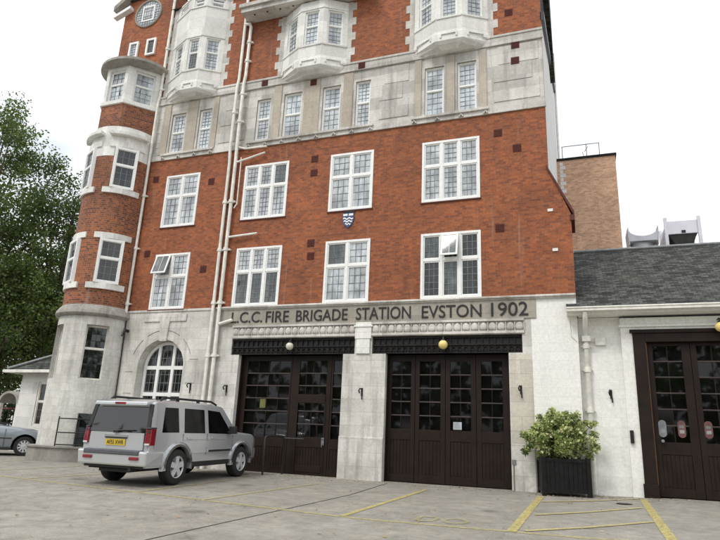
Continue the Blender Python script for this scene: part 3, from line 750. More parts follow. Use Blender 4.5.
# lettering
def words():
    for txt, x0, x1, zb, h in (('L.C.C.',-10.28,-9.18,4.43,.345),('FIRE',-9.05,-8.26,4.42,.35),('BRIGADE',-8.01,-6.33,4.42,.35),('STATION',-6.06,-4.40,4.42,.36),('EVSTON',-4.08,-2.41,4.41,.36),('1902',-2.15,-1.18,4.41,.38)):
        cu = bpy.data.curves.new('lettering', 'FONT'); cu.body = txt; cu.extrude = .5; cu.resolution_u = 4; cu.offset = .004
        tmp = bpy.data.objects.new('tmp', cu); COL.objects.link(tmp)
        me = bpy.data.meshes.new_from_object(tmp.evaluated_get(bpy.context.evaluated_depsgraph_get())); bpy.data.objects.remove(tmp)
        vs = [v.co.copy() for v in me.vertices]
        ax, bx = min(v.x for v in vs), max(v.x for v in vs); ay, by = min(v.y for v in vs), max(v.y for v in vs)
        for v in me.vertices:
            c = v.co; v.co = Vector((x0+(c.x-ax)/(bx-ax)*(x1-x0), -.037-.012*(1 if c.z>0 else -1), zb+(c.y-ay)/(by-ay)*h-.003*(c.x>9)))
        me.materials.append(M['letter']); o = bpy.data.objects.new('lettering', me); COL.objects.link(o); attach(o, FS)
words()
# iron girder lintels
gi = MB()
for x0, x1 in ((-10.19,-6.08),(-5.53,-1.37)):
    gi.box(x0,x1,.10,.30,LT[0]+.002,LT[1]-.002,1)
    for z in (3.45,3.67,3.88): gi.box(x0,x1,.03,.10,z-.02,z+.02,0)
    n = int((x1-x0)/.17)
    for k in range(n+1):
        x = x0+.02+(x1-x0-.04)*k/n; gi.box(x-.016,x+.016,.05,.10,3.45,3.88,0)
        if k < n:
            xc = x+(x1-x0-.04)/n/2
            gi.tube([(xc+.06*math.cos(a*PI/4), .065, 3.56+.06*math.sin(a*PI/4)) for a in range(9)], .016, 5, 0, cap=False)
build_split(gi, 'girder', [M['ironw'], M['iron']], FS)

# ---- folding doors
def leaf(parent, x0, x1, gx, gzr, y, zb, zt, ncol, nrow, boards=True, label=None, glassname='glass', extra=None):
    """one door leaf in the plane y: panes gx=(a,b), z range gzr"""
    d = MB(); a, b = gx; c, e = gzr
    d.box(x0,a,y,y+.06,zb,zt); d.box(b,x1,y,y+.06,zb,zt); d.box(a,b,y,y+.06,e,zt)
    mid = c-.28
    d.box(a,b,y+.002,y+.06,mid,c)
    d.box(a,b,y+.025,y+.055,zb+.2,mid); d.box(a,b,y+.004,y+.06,zb,zb+.2)
    if boards:
        k = max(3,int((b-a)/.085))
        for i in range(k): d.box(a+(b-a)*i/k+.006,a+(b-a)*(i+1)/k-.006,y+.013,y+.025,zb+.205,mid-.005)
    for i in range(1,ncol): q = a+(b-a)*i/ncol; d.box(q-.011,q+.011,y+.012,y+.045,c,e)
    for i in range(1,nrow): q = c+(e-c)*i/nrow; d.box(a,b,y+.008,y+.045,q-.015,q+.015,1)
    if extra: extra(d)
    o = d.build('door_leaf', [M['brown'], M['brown_l']], parent, bevel=.004)
    if label: o['label'] = label
    g = MB(); rnd = random.Random(int(x0*100))
    for i in range(ncol):
        for j in range(nrow):
            u0,u1 = a+(b-a)*i/ncol, a+(b-a)*(i+1)/ncol; v0,v1 = c+(e-c)*j/nrow, c+(e-c)*(j+1)/nrow
            tx, tz = rnd.gauss(0,.012)*(u1-u0), rnd.gauss(0,.012)*(v1-v0); yy = y+.03
            g.poly([(u0,yy+tx+tz,v0),(u1,yy-tx+tz,v0),(u1,yy-tx-tz,v1),(u0,yy+tx-tz,v1)])
    go = g.build(glassname, M['glass'], None, recalc=False); attach(go, o)
    return o
yd = .27
xs = [-5.10,-4.315,-3.465,-2.63,-1.74]; gl = [(-5.0,-4.44),(-4.19,-3.60),(-3.33,-2.77),(-2.49,-1.93)]
for k in range(4): leaf(FS, xs[k]+.006, xs[k+1]-.006, gl[k], (1.39,3.24), yd, .02, 3.425, 2, 5)
leaf(FS, -9.88, -8.17, (-9.69,-8.22), (1.03,3.27), yd, .02, 3.425, 4, 6)
def wick(d):
    d.box(-7.9,-7.01,yd-.02,yd+.06,2.03,2.28); d.box(-7.86,-7.05,yd-.012,yd+.0,.10,.28)
    d.box(-7.93,-7.88,yd-.015,yd,.02,2.03); d.box(-7.03,-6.98,yd-.015,yd,.02,2.03)
leaf(FS, -8.16, -6.87, (-7.9,-7.01), (1.06,3.27), yd, .02, 3.425, 4, 6, extra=wick, label='brown leaf holding the small wicket door')
leaf(FS, -6.86, -6.43, (-6.80,-6.50), (1.03,3.27), yd, .02, 3.425, 1, 6)
hd = MB(); hd.lathe([(.0,.0),(.035,.0),(.035,.03),(.02,.05)], (-7.02,yd,1.02), (0,-1,0), 12); hd.box(-7.06,-6.98,yd-.03,yd-.0,.85,1.06); hd.tube([(-7.03,yd-.05,.90),(-7.03,yd-.05,.80)],.012,6)
hd.build('door_lock', M['leadl'], FS)
M['sticker'] = plain('faded_yellow_sticker', (.12,.12,.035), .6); M['paper'] = plain('white_paper', (.36,.39,.42), .6)
st = MB(); st.box(-9.17,-8.98,yd-.004,yd+.004,1.86,2.12); st.build('sticker', M['sticker'], FS)
st = MB(); st.box(-3.25,-3.02,yd-.004,yd+.004,1.42,1.62); st.build('notice', M['paper'], FS)
jm = MB()
for x0,x1 in ((-9.9,-9.86),(-6.46,-6.42),(-5.12,-5.09),(-1.75,-1.72)): jm.box(x0+.002,x1-.002,.16,.38,.0,3.43)
build_split(jm, 'door_jamb', M['brown'], FS)
cb = MB(); cb.box(-1.70,-1.60,-.07,-.0,.62,.74); cb.tube([(-1.66,-.06,.62),(-1.66,-.06,.02)],.015,6); cb.build('cable_box', M['leadl'], FS)
# dim interior of the engine house
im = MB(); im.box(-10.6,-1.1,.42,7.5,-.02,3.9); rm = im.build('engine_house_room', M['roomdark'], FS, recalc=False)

# ---- pipes
def pipe(name, pts, r=.05, br=(), m='pipe'):
    p = MB(); p.tube(pts, r, 10)
    for b in br:
        p.lathe([(r*1.0,-.05),(r*1.45,-.05),(r*1.45,.05),(r*1.0,.05)], b, (0,0,1), 10)
        p.box(b[0]-r*2.2,b[0]+r*2.2,b[1]+r*.4,b[1]+r*1.5+.02,b[2]-.025,b[2]+.025)
    return p.build(name, M[m], FS, smooth=45)
pipe('drain_pipe', [(-14.42,-.09,18.3),(-14.42,-.09,13.3),(-14.42,-.14,13.0),(-14.42,-.14,10.6),(-14.45,-.10,10.2),(-14.45,-.10,4.75)], .05, [(-14.42,-.09,z) for z in (15.4,13.6)]+[(-14.45,-.10,z) for z in (9.2,7.2,5.2)])
pipe('cable', [(-14.45,-.04,4.8),(-14.42,-.04,3.2),(-14.4,-.04,.1)], .018, m='iron')
zz = (15.6,14.2,12.2,10.2,8.6,6.9,5.1,3.4,1.8)
pipe('drain_pipe', [(-10.97,-.09,17.2),(-10.97,-.09,13.4),(-10.97,-.16,13.0),(-10.97,-.16,10.6),(-10.97,-.10,10.1),(-10.97,-.10,.0)], .055, [(-10.97,-.10,z) for z in zz if z<10]+[(-10.97,-.16,12.0)])
pipe('soil_pipe', [(-10.98,-.1,15.72),(-10.75,-.1,15.70),(-10.70,-.1,15.55),(-10.70,-.1,13.5),(-10.70,-.17,13.1),(-10.70,-.17,10.7),(-10.72,-.12,10.1),(-10.72,-.12,.0)], .06, [(-10.72,-.12,z) for z in zz if z<10]+[(-10.70,-.17,z) for z in (12.7,11.6)]+[(-10.70,-.1,z) for z in (14.9,14.1)])
pipe('waste_pipe', [(-10.66,-.12,10.62),(-10.4,-.12,10.52),(-9.55,-.12,10.50)], .035)
pipe('waste_pipe', [(-10.66,-.12,10.05),(-10.3,-.12,10.12),(-9.6,-.11,10.28)], .035)
pipe('waste_pipe', [(-10.66,-.12,7.32),(-9.62,-.10,7.38)], .035)
pipe('waste_pipe', [(-10.5,-.14,10.2),(-10.5,-.12,10.0),(-10.5,-.10,8.5),(-10.6,-.1,8.35)], .02)
pipe('waste_pipe', [(-10.66,-.12,4.40),(-10.22,-.10,4.52)], .05)
# air bricks
ab = MB()
for x, z in ((-7.77,9.85),(-7.76,9.35),(-7.7,6.93),(-7.68,6.50),(-1.86,9.92),(-1.33,9.36),(-1.87,6.94),(-1.28,12.82),(-1.30,12.27),(-1.45,14.05),(-14.1,9.85),(-14.0,7.0),(-11.6,6.3),(-9.9,13.06),(-8.0,12.75),(-6.25,13.06),(-11.7,9.5)):
    y = -.06 if 12.9 < z < 13.2 else -.022 if 10.6 < z < 13 else 0
    ab.box(x-.12,x+.12,y-.012,.0,z-.12,z+.12)
    for k in range(4): ab.box(x-.10,x+.10,y-.02,y-.012,z-.09+k*.05,z-.07+k*.05)
build_split(ab, 'air_brick', M['terra'], FS)
ib = MB()
for x, z in ((-.5,7.35),(-.42,6.2)): ib.box(x-.07,x+.07,-.02,0,z-.04,z+.04)
build_split(ib, 'wall_plate', M['pipe'], FS)
# coat of arms under the middle window
sh = MB(); X, Z = -6.47, 7.36
out_ = [(X-.19,7.82),(X+.19,7.82),(X+.19,7.58),(X+.13,7.43),(X,7.32),(X-.13,7.43),(X-.19,7.58)]
sh.prism([(x,-.0,z) for x,z in out_], (0,-.03,0), 0)
def wave(z, hh, w, ph=0):
    n = 12
    for k in range(n):
        a, b = -w+2*w*k/n, -w+2*w*(k+1)/n
        za, zb = z+.022*math.sin(k/n*4*PI+ph), z+.022*math.sin((k+1)/n*4*PI+ph)
        sh.hexa([(X+a,-.04,za),(X+b,-.04,zb),(X+b,-.03,zb),(X+a,-.03,za),(X+a,-.04,za+hh),(X+b,-.04,zb+hh),(X+b,-.03,zb+hh),(X+a,-.03,za+hh)], 1)
sh.box(X-.165,X-.02,-.04,-.03,7.72,7.79,1); sh.box(X+.02,X+.165,-.04,-.03,7.72,7.79,1)
wave(7.61,.045,.165); wave(7.52,.045,.14); wave(7.43,.04,.09)
sh.build('coat_of_arms', [M['blue'], M['white']], FS)
sh = MB(); sh.box(X-.16,X+.22,-.03,0,7.84,7.885); sh.build('shield_bracket', M['iron'], FS)
# door hooks
def hook(parent, x, y, z):
    h = MB(); h.box(x-.025,x+.025,y-.02,y,z-.12,z+.1); h.tube([(x,y-.02,z+.07),(x-.03,y-.10,z+.08),(x-.05,y-.13,z+.02),(x-.03,y-.10,z-.05)], .02, 6)
    h.tube([(x+.01,y-.03,z-.05),(x+.02,y-.05,z-.22)], .018, 6)
    h.build('door_hook', M['iron'], parent)
for x, z in ((-10.22,2.40),(-5.79,2.36),(-1.43,2.48),(-11.55,2.45)): hook(FS, x, -.0, z)
wb = MB(); wb.box(-14.36,-14.28,-.16,0,4.22,4.3); wb.tube([(-14.32,-.16,4.3),(-14.3,-.3,4.05)], .05, 8, r1=.03); wb.build('wall_bracket', M['iron'], FS)
# bay plinth with basement window
pb = MB()
for i in range(14):
    a, b = -62+11*i, -62+11*(i+1)
    if b > 92: break
    p = [at_az(R-.1,a),at_az(R+.26,a),at_az(R+.26,b),at_az(R-.1,b)]
    pb.hexa([(q.x,q.y,-.1) for q in p]+[(q.x,q.y,.42) for q in p])
    p = [at_az(R-.1,a),at_az(R+.31,a),at_az(R+.31,b),at_az(R-.1,b)]
    pb.hexa([(q.x,q.y,.42) for q in p]+[(q.x,q.y,.47) for q in p])
pb.build('bay_plinth', M['stone_d'], FS)
pr = MB(); pr.box(-17.02,-16.86,-.3,.4,1.35,4.5); pr.box(-16.98,-16.9,-.24,.4,-.1,1.35,1); pr.build('corner_pier', [M['stone'], M['stone_d']], FS, bevel=.015)
bwn = MB(); a = math.radians(58); t = Vector((math.cos(a),math.sin(a),0)); n = Vector((math.sin(a),-math.cos(a),0)); O = Vector((cx,0,.5))+n*(rs-.06)
bwn.obox(O,t,n,-.42,.5,-.02,.09,0,.98); bwn.build('basement_window', M['dark'], FS)
RL = thing('basement_railing', (-14.9,-1.0,.47), 'black iron railing round the basement window at the foot of the rounded bay', 'railing')
rl = MB()
def rail_pts(az, z, r=R+.24): q = at_az(r,az); return (q.x,q.y,z)
for z in (.52,.88,1.3):
    rl.tube([rail_pts(a2,z) for a2 in range(18,93,6)], .022, 6)
rl.build('rail', M['iron'], RL)
for a2 in (18,42,66,90): 
    p = MB(); p.tube([rail_pts(a2,.45),rail_pts(a2,1.36)], .02, 6); p.build('post', M['iron'], RL)

# ------------------------------------------------------------------ ANNEX
AN = thing('garage_annex', (2,1,0), 'low white painted garage with grey slate roof and dark brown folding doors', 'building')
yr = .24
aw_ = MB()
wall(aw_, Path([(.035,yr),(1.04,yr)]), -.1, 4.35)
aw_.poly([(1.04,yr,-.1),(1.04,.1,-.1),(1.04,.1,4.3),(1.04,yr,4.3)])
wall(aw_, Path([(1.04,.1),(9.5,.1)]), -.1, 4.3, [(1.30-1.04,6.9-1.04,-.2,3.97)], .5)
aw_.poly([(9.5,.1,-.1),(9.5,7.5,-.1),(9.5,7.5,4.4),(9.5,.1,4.4)])
aw_.poly([(.035,7.5,-.1),(9.5,7.5,-.1),(9.5,7.5,4.4),(.035,7.5,4.4)])
aw_.build('wall', M['render'], AN, recalc=False)
tb = MB(); tb.box(1.0,9.5,.06,.1,4.06,4.12); tb.build('fascia', M['render'], AN, bevel=.008)
rf = MB()
e0, e1, ez, rz_, ry_ = -.22, 9.8, 4.50, 7.33, 4.0
rf.hexa([(e0+.26,-.30,ez-.06),(e1,-.30,ez-.06),(e1,ry_,rz_-.08),(e0+.26,ry_,rz_-.08),(e0+.26,-.30,ez),(e1,-.30,ez),(e1,ry_,rz_),(e0+.26,ry_,rz_)])
rf.hexa([(e0,-.30,ez-.06),(e0+.26,-.30,ez-.06),(e0+.26,-.02,ez+.12),(e0,-.02,ez+.12),(e0,-.30,ez),(e0+.26,-.30,ez),(e0+.26,-.02,ez+.19),(e0,-.02,ez+.19)])
rf.hexa([(e0+.26,8.2,ez-.06),(e1,8.2,ez-.06),(e1,ry_+.01,rz_-.08),(e0+.26,ry_+.01,rz_-.08),(e0+.26,8.2,ez),(e1,8.2,ez),(e1,ry_+.01,rz_),(e0+.26,ry_+.01,rz_)])
rf.build('roof', M['slate'], AN)
rg = MB(); rg.tube([(.06,ry_,rz_+.02),(e1,ry_,rz_+.02)], .055, 10); rg.build('ridge', M['leadl'], AN, smooth=50)
so = MB(); so.box(.05,9.6,-.28,1.0,4.36,4.42); so.box(e0,.05,-.28,-.005,4.36,4.42); so.build('soffit', M['render'], AN)
gu = MB(); gu.box(e0,e1,-.42,-.28,4.41,4.51); gu.box(e0,e1,-.44,-.42,4.48,4.52); gu.build('gutter', M['pipe'], AN, bevel=.02)
dp = MB(); dp.tube([(.22,-.34,4.41),(.22,-.30,4.25),(.21,.0,4.05),(.21,yr-.1,3.85),(.21,yr-.1,.05)], .06, 10)
for z in (3.6,3.0,2.0,1.0): dp.lathe([(.06,-.06),(.085,-.06),(.085,.06),(.06,.06)], (.21,yr-.1,z), (0,0,1), 10); dp.box(.09,.33,yr-.08,yr-.0,z-.02,z+.02)
dp.box(.12,.32,yr-.2,yr-.0,3.72,3.86)
dp.build('downpipe', M['pipe'], AN, smooth=45)
cl = MB(); cl.tube([(-.16,-.02,4.3),(-.14,-.02,3.85),(-.02,-.02,3.72),(.04,yr-.02,3.75),(.5,yr-.02,3.72)], .012, 5); cl.build('cable', M['pipe'], AN)
ax = MB(); ax.box(.43,.68,yr-.08,yr,3.63,3.83); ax.build('junction_box', M['pipe'], AN, bevel=.01)
bx_ = MB(); bx_.box(.94,1.05,-.0,.09,1.22,1.55) if False else bx_.box(1.07,1.15,.03,.1,1.25,1.55); bx_.build('entry_keypad', M['iron'], AN, bevel=.006)
hook(AN, .72, yr, 2.42)
af = MB(); af.box(1.30,1.58,.06,.45,.35,3.97); af.box(1.58,6.9,.06,.45,3.68,3.97); af.box(1.27,1.60,.03,.45,.0,.35); af.box(1.24,6.9,.02,.06,3.90,3.99); af.box(6.62,6.9,.06,.45,.0,3.68)
af.build('door_frame', M['brown'], AN, bevel=.008)
M['tan'] = plain('bare_wood_edge', (.16,.08,.035), .6)
ed = MB(); ed.box(1.58,1.60,.10,.2,.05,3.68); ed.build('frame_edge', M['tan'], AN)
ya = .22; px_ = 1.61
for k in range(5):
    x0 = px_+k*.96; leaf(AN, x0, x0+.95, (x0+.13,x0+.76), (1.31,3.60), ya, .08, 3.675, 2, 6)
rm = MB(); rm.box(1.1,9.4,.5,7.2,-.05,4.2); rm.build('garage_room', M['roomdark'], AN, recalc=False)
def lozenge(x, z, m):
    p = MB(); w, h = .085, .20
    pts = [(x+w*math.cos(a*PI/8), z+(h-w)*(1 if a<=8 else -1)+w*math.sin(a*PI/8)) for a in range(16)]
    pts = [(x+w*math.cos(a*PI/8), ya-.004, z+(h-w)+w*math.sin(a*PI/8)) for a in range(9)]+[(x+w*math.cos(a*PI/8), ya-.004, z-(h-w)+w*math.sin(a*PI/8)) for a in range(8,17)]
    p.prism(pts, (0,.008,0)); p.box(x-.05,x+.05,ya-.007,ya-.0045,z+.02,z+.09,1); p.box(x-.05,x+.05,ya-.007,ya-.0045,z-.1,z-.02,2)
    p.build('notice', [M[m], M['lead'], M['paper_d']], AN)
M['red_notice'] = plain('red_notice', (.13,.055,.05), .5); M['pale_notice'] = plain('pale_notice', (.18,.19,.2), .5); M['paper_d'] = plain('notice_paper', (.25,.25,.26), .6)
lozenge(1.80,1.62,'pale_notice'); lozenge(2.21,1.62,'red_notice'); lozenge(2.77,1.62,'red_notice'); lozenge(3.14,1.62,'pale_notice')
kn = MB(); kn.lathe([(.0,.08),(.035,.07),(.04,.04),(.02,.0)], (1.78,ya,1.33), (0,-1,0), 12); kn.build('door_knob', M['leadl'], AN, smooth=40)
# lit tube lights seen through the garage doors
em, nt, b = new_mat('lit_tube'); b.inputs['Emission Color'].default_value = (1,.95,.85,1); b.inputs['Emission Strength'].default_value = 5; b.inputs['Base Color'].default_value = (.8,.8,.8,1)
for x, y, ry in ((2.75,2.2,.5),(3.3,4.4,.5)):
    t_ = MB(); t_.box(x-.06,x+.06,y-ry,y+ry,4.02,4.1,0); t_.box(x-.1,x+.1,y-ry-.05,y+ry+.05,4.1,4.19,1)
    tag(t_.build('tube_light', [em, M['white']]), 'lit fluorescent tube light on the ceiling behind the right garage doors, %s one' % ('nearer' if y<3 else 'farther'), 'ceiling light', 'tube lights inside the garage')

# ------------------------------------------------------------------ globe lamps
def globe(x, y, z, m, label, r=.125):
    g = thing('globe_lamp', (x,y,z), label, 'lamp', 'globe lamps over the garage doors')
    s = MB(); s.lathe([(max(.001,r*math.sin(PI*k/14)), -r*math.cos(PI*k/14)) for k in range(15)], (x,y,z), (0,0,1), 24); s.build('globe', M[m], g, smooth=60)
    q = MB(); q.lathe([(.06,-.02),(.06,.0),(.04,.03)], (x,y,z+r), (0,0,1), 14); q.tube([(x,y,z+r+.02),(x,y+.05,z+r+.1),(x,y+.26,z+r+.1)], .018, 6); q.build('bracket', M['iron'], g)
globe(-3.44,-.16,3.64,'globe_y','yellowed globe lamp on the girder over the four leaf door')
globe(-8.09,-.16,3.65,'globe','pale cream globe lamp on the girder over the wicket door bay',.115)
globe(3.20,-.16,3.98,'globe_y','yellow globe lamp under the annex gutter',.12)

# ------------------------------------------------------------------ lodge on the far left
LG = thing('lodge', (-19.2,3,0), 'small white lodge with hipped slate roof behind the grey saloon car', 'building')
lw = MB(); lx0, ly = -21.05, 2.0
wall(lw, Path([(lx0,ly),(-16.95,ly)]), -.1, 3.05, [(-20.13-lx0,-19.42-lx0,1.02,2.72)], .1)
lw.poly([(lx0,ly,-.1),(lx0,ly,3.05),(lx0,7,3.05),(lx0,7,-.1)]); lw.poly([(lx0,7,-.1),(lx0,7,3.05),(-16.95,7,3.05),(-16.95,7,-.1)])
lw.build('wall', M['stone_w'], LG, recalc=False)
window(LG, (-20.13,ly,1.02), (1,0,0), .71, 1.7, 1, [.55], 'dark', fr=.08, mul=.08, out=-.03, back=-.1, lead=(2,3), sash=.02, lead_mat='leadl', frame='pipe')
lr = MB(); a = [(-21.5,1.6,3.12),(-16.96,1.6,3.12),(-16.96,7.4,3.12),(-21.5,7.4,3.12)]
tpk = [(-19.3,4.5,4.75),(-16.96,4.5,4.75)]
lr.poly([a[0],a[1],tpk[1],tpk[0]]); lr.poly([a[3],a[0],tpk[0]]); lr.poly([a[2],a[3],tpk[0],tpk[1]]); lr.poly(a)
lr.build('roof', M['slate'], LG)
lg = MB(); lg.box(-21.55,-16.98,1.5,1.6,3.02,3.14); lg.box(-21.62,-21.5,1.5,7.4,3.04,3.14); lg.build('gutter', M['pipe'], LG, bevel=.02)
lh = MB(); lh.tube([(-21.5,1.6,3.17),(-19.3,4.5,4.80),(-16.98,4.5,4.80)], .07, 8); lh.build('ridge', M['leadl'], LG, smooth=50)
# porch and gate behind the saloon
PC = thing('porch', (-24.2,4,0), 'small arched white porch beyond the grey saloon car', 'porch')
pc = MB()
for s in range(10):
    a0, a1 = PI*s/10, PI*(s+1)/10; q = lambda a_, r: (-23.75-r*math.cos(a_), 1.95+r*.85*math.sin(a_))
    p = [q(a0,.62),q(a1,.62),q(a1,.50),q(a0,.50)]
    pc.hexa([(x,3.8,z) for x,z in p]+[(x,5.0,z) for x,z in p])
pc.build('hood', M['stone_d'], PC)
for x in (-24.3,-23.2):
    p = MB(); p.box(x-.08,x+.08,3.85,4.0,0,1.95); p.build('post', M['pipe'], PC)
GT = thing('iron_gate', (-24,4.4,0), 'dark iron gate with red top rail under the arched porch', 'gate')
M['redrail'] = plain('dull_red_paint', (.12,.03,.03), .6)
g_ = MB()
for k in range(9): g_.tube([(-25.6+k*.33,4.4,.05),(-25.6+k*.33,4.4,1.75)], .025, 6)
g_.build('bars', M['iron'], GT)
for z in (.3,1.05,1.7): g_ = MB(); g_.box(-25.7,-22.8,4.37,4.43,z,z+.07); g_.build('rail', M['redrail'] if z>1.6 else M['iron'], GT)

# ------------------------------------------------------------------ things beyond the annex roof
TW = thing('brick_tower', (1.2,14,0), 'plain yellow brown brick tower rising behind the slate roof', 'building')
tx0, tx1, ty, tz = -1.4, 2.34, 14, 15.55
tw = MB(); tw.box(tx0,tx1,ty,ty+4,0,tz); tw.build('wall', M['brick_y'], TW)
tw = MB(); tw.box(tx0-.06,tx1+.06,ty-.06,ty+4.06,tz,tz+.12); tw.build('coping', M['slate_b'], TW)
tw = MB()
for k in range(34): tw.box(-.36,-.20 if k%2 else -.08,ty-.012,ty+.0,8+k*.22,8+k*.22+.2)
build_split(tw, 'quoins', M['white_wall'], TW)
tw = MB()
for x in (-.2,1.0,1.62): tw.tube([(x,ty+.2,tz+.1),(x,ty+.2,tz+.92)], .02, 6)
tw.tube([(-.2,ty+.2,tz+.9),(1.64,ty+.2,tz+.9)], .02, 6); tw.tube([(-.2,ty+.2,tz+.9),(-.2,ty+3,tz+.9)], .02, 6)
tw.tube([(.9,ty+.25,tz+.1),(.8,ty+.25,tz+.5)], .015, 6); tw.tube([(.9,ty+.25,tz+.5),(1.1,ty+.25,tz+.8)], .015, 6)
tw.build('guard_rail', M['leadl'], TW)
M['galv'] = plain('galvanised_sheet', (.52,.53,.56), .45, .25, .12, 4); M['unit'] = plain('white_sheet_metal', (.70,.70,.76), .5, 0, .06, 3)
CW = thing('ventilator_cowl', (2.65,9,7), 'round galvanised cowl with two pointed fins behind the ridge of the slate roof', 'ventilator')
c = MB(); cc = (2.68,9.0,0)
c.lathe([(.44,7.0),(.44,9.05),(.50,9.08),(.50,9.2),(.40,9.22)], cc, (0,0,1), 24); c.build('drum', M['galv'], CW, smooth=40)
for s in (-1,1):
    c = MB(); n_ = 8
    for k in range(n_):
        y0, y1 = 8.4+1.2*k/n_, 8.4+1.2*(k+1)/n_
        c.hexa([(2.68+s*.50,y0,8.9),(2.68+s*.53,y0,8.9),(2.68+s*.53,y1,8.9),(2.68+s*.50,y1,8.9),(2.68+s*.52,y0,9.62),(2.68+s*.56,y0,9.62),(2.68+s*.56,y1,9.62),(2.68+s*.52,y1,9.62)])
    c.build('fin', M['galv'], CW)
c = MB()
for k in range(10):
    a0, a1 = PI*k/10, PI*(k+1)/10
    for y in (8.42,):
        c.hexa([(2.68-.5*math.cos(a0),y,9.05),(2.68-.5*math.cos(a1),y,9.05),(2.68-.5*math.cos(a1),y+.03,9.05),(2.68-.5*math.cos(a0),y+.03,9.05),
                (2.68-.53*math.cos(a0),y,9.58-.33*math.sin(a0)),(2.68-.53*math.cos(a1),y,9.58-.33*math.sin(a1)),(2.68-.53*math.cos(a1),y+.03,9.58-.33*math.sin(a1)),(2.68-.53*math.cos(a0),y+.03,9.58-.33*math.sin(a0))])
c.build('scoop', M['galv'], CW)
RU = thing('rooftop_unit', (4.1,9,7), 'white square rooftop unit on four legs, open dark underneath', 'rooftop unit')
u = MB(); u.box(3.62,4.70,9.0,10.6,9.42,9.98); u.build('housing', M['unit'], RU, bevel=.02)
u = MB(); u.hexa([(3.95,9.2,8.95),(4.50,9.2,8.95),(4.50,10.3,8.95),(3.95,10.3,8.95),(3.66,9.03,9.42),(4.66,9.03,9.42),(4.66,10.55,9.42),(3.66,10.55,9.42)]); u.build('hopper', M['roomdark'], RU)
for x in (3.52,4.70):
    for y in (8.96,10.5): u = MB(); u.box(x,x+.12,y,y+.12,6.5,10.12); u.build('leg', M['unit'], RU)
u = MB(); u.box(3.5,3.62,9.1,10.6,8.9,9.5); u.build('side_louvre', M['galv'], RU)
u = MB(); u.box(4.12,4.26,8.97,9.0,9.46,9.56); u.build('vent_grille', M['iron'], RU)

# ------------------------------------------------------------------ planter, shrub, hoop barrier
PX, PY, PRZ = -.49, -.20, math.radians(12)
PLT = thing('planter', (PX,PY,gz(PX,PY)), 'large square black slatted planter box beside the white wall', 'planter', rz=PRZ)
def localbox(mb, x0,x1,y0,y1,z0,z1,m=0):
    R_ = Matrix.Rotation(PRZ,3,'Z'); L_ = Vector((PX,PY,gz(PX,PY)))
    mb.hexa([L_+R_@Vector(p) for p in [(x0,y0,z0),(x1,y0,z0),(x1,y1,z0),(x0,y1,z0),(x0,y0,z1),(x1,y0,z1),(x1,y1,z1),(x0,y1,z1)]], m)
M['pblack'] = plain('black_planter_paint', (.009,.0085,.0085), .6, 0, .5, 8, spec=.2); M['soil'] = plain('soil', (.03,.022,.015), .95)
for sx in (-1,1):
    for sy in (-1,1):
        p = MB(); localbox(p, sx*.51-.05,sx*.51+.05, sy*.36-.05,sy*.36+.05, -.02,.87); p.build('corner_post', M['pblack'], PLT, bevel=.006)
p = MB()
for sy in (-1,1):
    localbox(p,-.47,.47,sy*.36-.03,sy*.36+.03,.76,.84); localbox(p,-.47,.47,sy*.36-.03,sy*.36+.03,.07,.16)
    for k in range(9): localbox(p,-.47+k*.1045+.004,-.47+(k+1)*.1045-.004,sy*.36-.018,sy*.36+.018,.16,.76)
for sx in (-1,1):
    localbox(p,sx*.52-.03,sx*.52+.03,-.31,.31,.76,.84); localbox(p,sx*.52-.03,sx*.52+.03,-.31,.31,.07,.16)
    for k in range(7): localbox(p,sx*.52-.018,sx*.52+.018,-.31+k*.0886+.004,-.31+(k+1)*.0886-.004,.16,.76)
build_split(p, 'side_panel', M['pblack'], PLT, tol=.0)
p = MB(); localbox(p,-.5,.5,-.34,.34,.70,.78); p.build('soil', M['soil'], PLT)

def leaves(mb, clumps, per, size, rnd, nm, spread=1, droop=.3):
    for (c, r) in clumps:
        mi0 = rnd.randrange(nm)
        for k in range(per):
            d = Vector((rnd.gauss(0,1),rnd.gauss(0,1),rnd.gauss(0,1))); d.normalize()
            p = Vector(c) + d*(r*rnd.random()**.45)*spread
            t = Vector((rnd.gauss(0,1),rnd.gauss(0,1),rnd.gauss(-droop,.7))).normalized(); s = t.cross(Vector((rnd.gauss(0,1),rnd.gauss(0,1),rnd.gauss(0,1)))).normalized()
            l = size*(.6+.8*rnd.random()); w = l*.34
            nrm = t.cross(s)*l*.10
            mi = mi0 if rnd.random() < .6 else rnd.randrange(nm)
            mb.poly([p, p+t*l*.45+s*w+nrm, p+t*l, p+t*l*.45-s*w+nrm], mi)
SHB = thing('shrub', (PX,PY,.8), 'bushy variegated green and cream shrub growing in the black planter', 'shrub')
for i, nm_ in enumerate((('sl1',(.25,.31,.10)),('sl2',(.10,.15,.05)),('sl3',(.62,.62,.36)),('sl4',(.42,.46,.20)))): M[nm_[0]] = leaf_mat('variegated_leaf_%d'%i, nm_[1])
rnd = random.Random(3); cl = []
for k in range(150):
    d = Vector((rnd.gauss(0,1),rnd.gauss(0,1),rnd.gauss(0,1))).normalized()*rnd.random()**.4
    z = 1.32+.60*d.z; wd = .80-.22*max(0,d.z)-.10*max(0,-d.z)
    cl.append(((PX-.06+d.x*wd*(1+.15*math.sin(k)), PY-.04+d.y*.46, z+.06*math.sin(k*1.7)), .12))
for x, y, z in ((-.78,-.2,.20),(-.72,-.25,.30),(-.86,-.2,.12),(-.86,-.2,.55),(-.80,-.2,.47),(.62,-.1,.90),(.76,-.1,.88),(.80,-.15,.32),(.72,-.2,.25),(-.2,0,1.2),(-.12,0,1.12),(.3,0,1.05),(.36,0,1.1),(-.3,0,1.02)): cl.append(((PX+x,PY+y,.85+z*.92), .085))
s = MB(); leaves(s, cl, 70, .075, rnd, 4, 1, .2); s.build('foliage', [M['sl1'],M['sl2'],M['sl3'],M['sl4']], SHB, recalc=False)
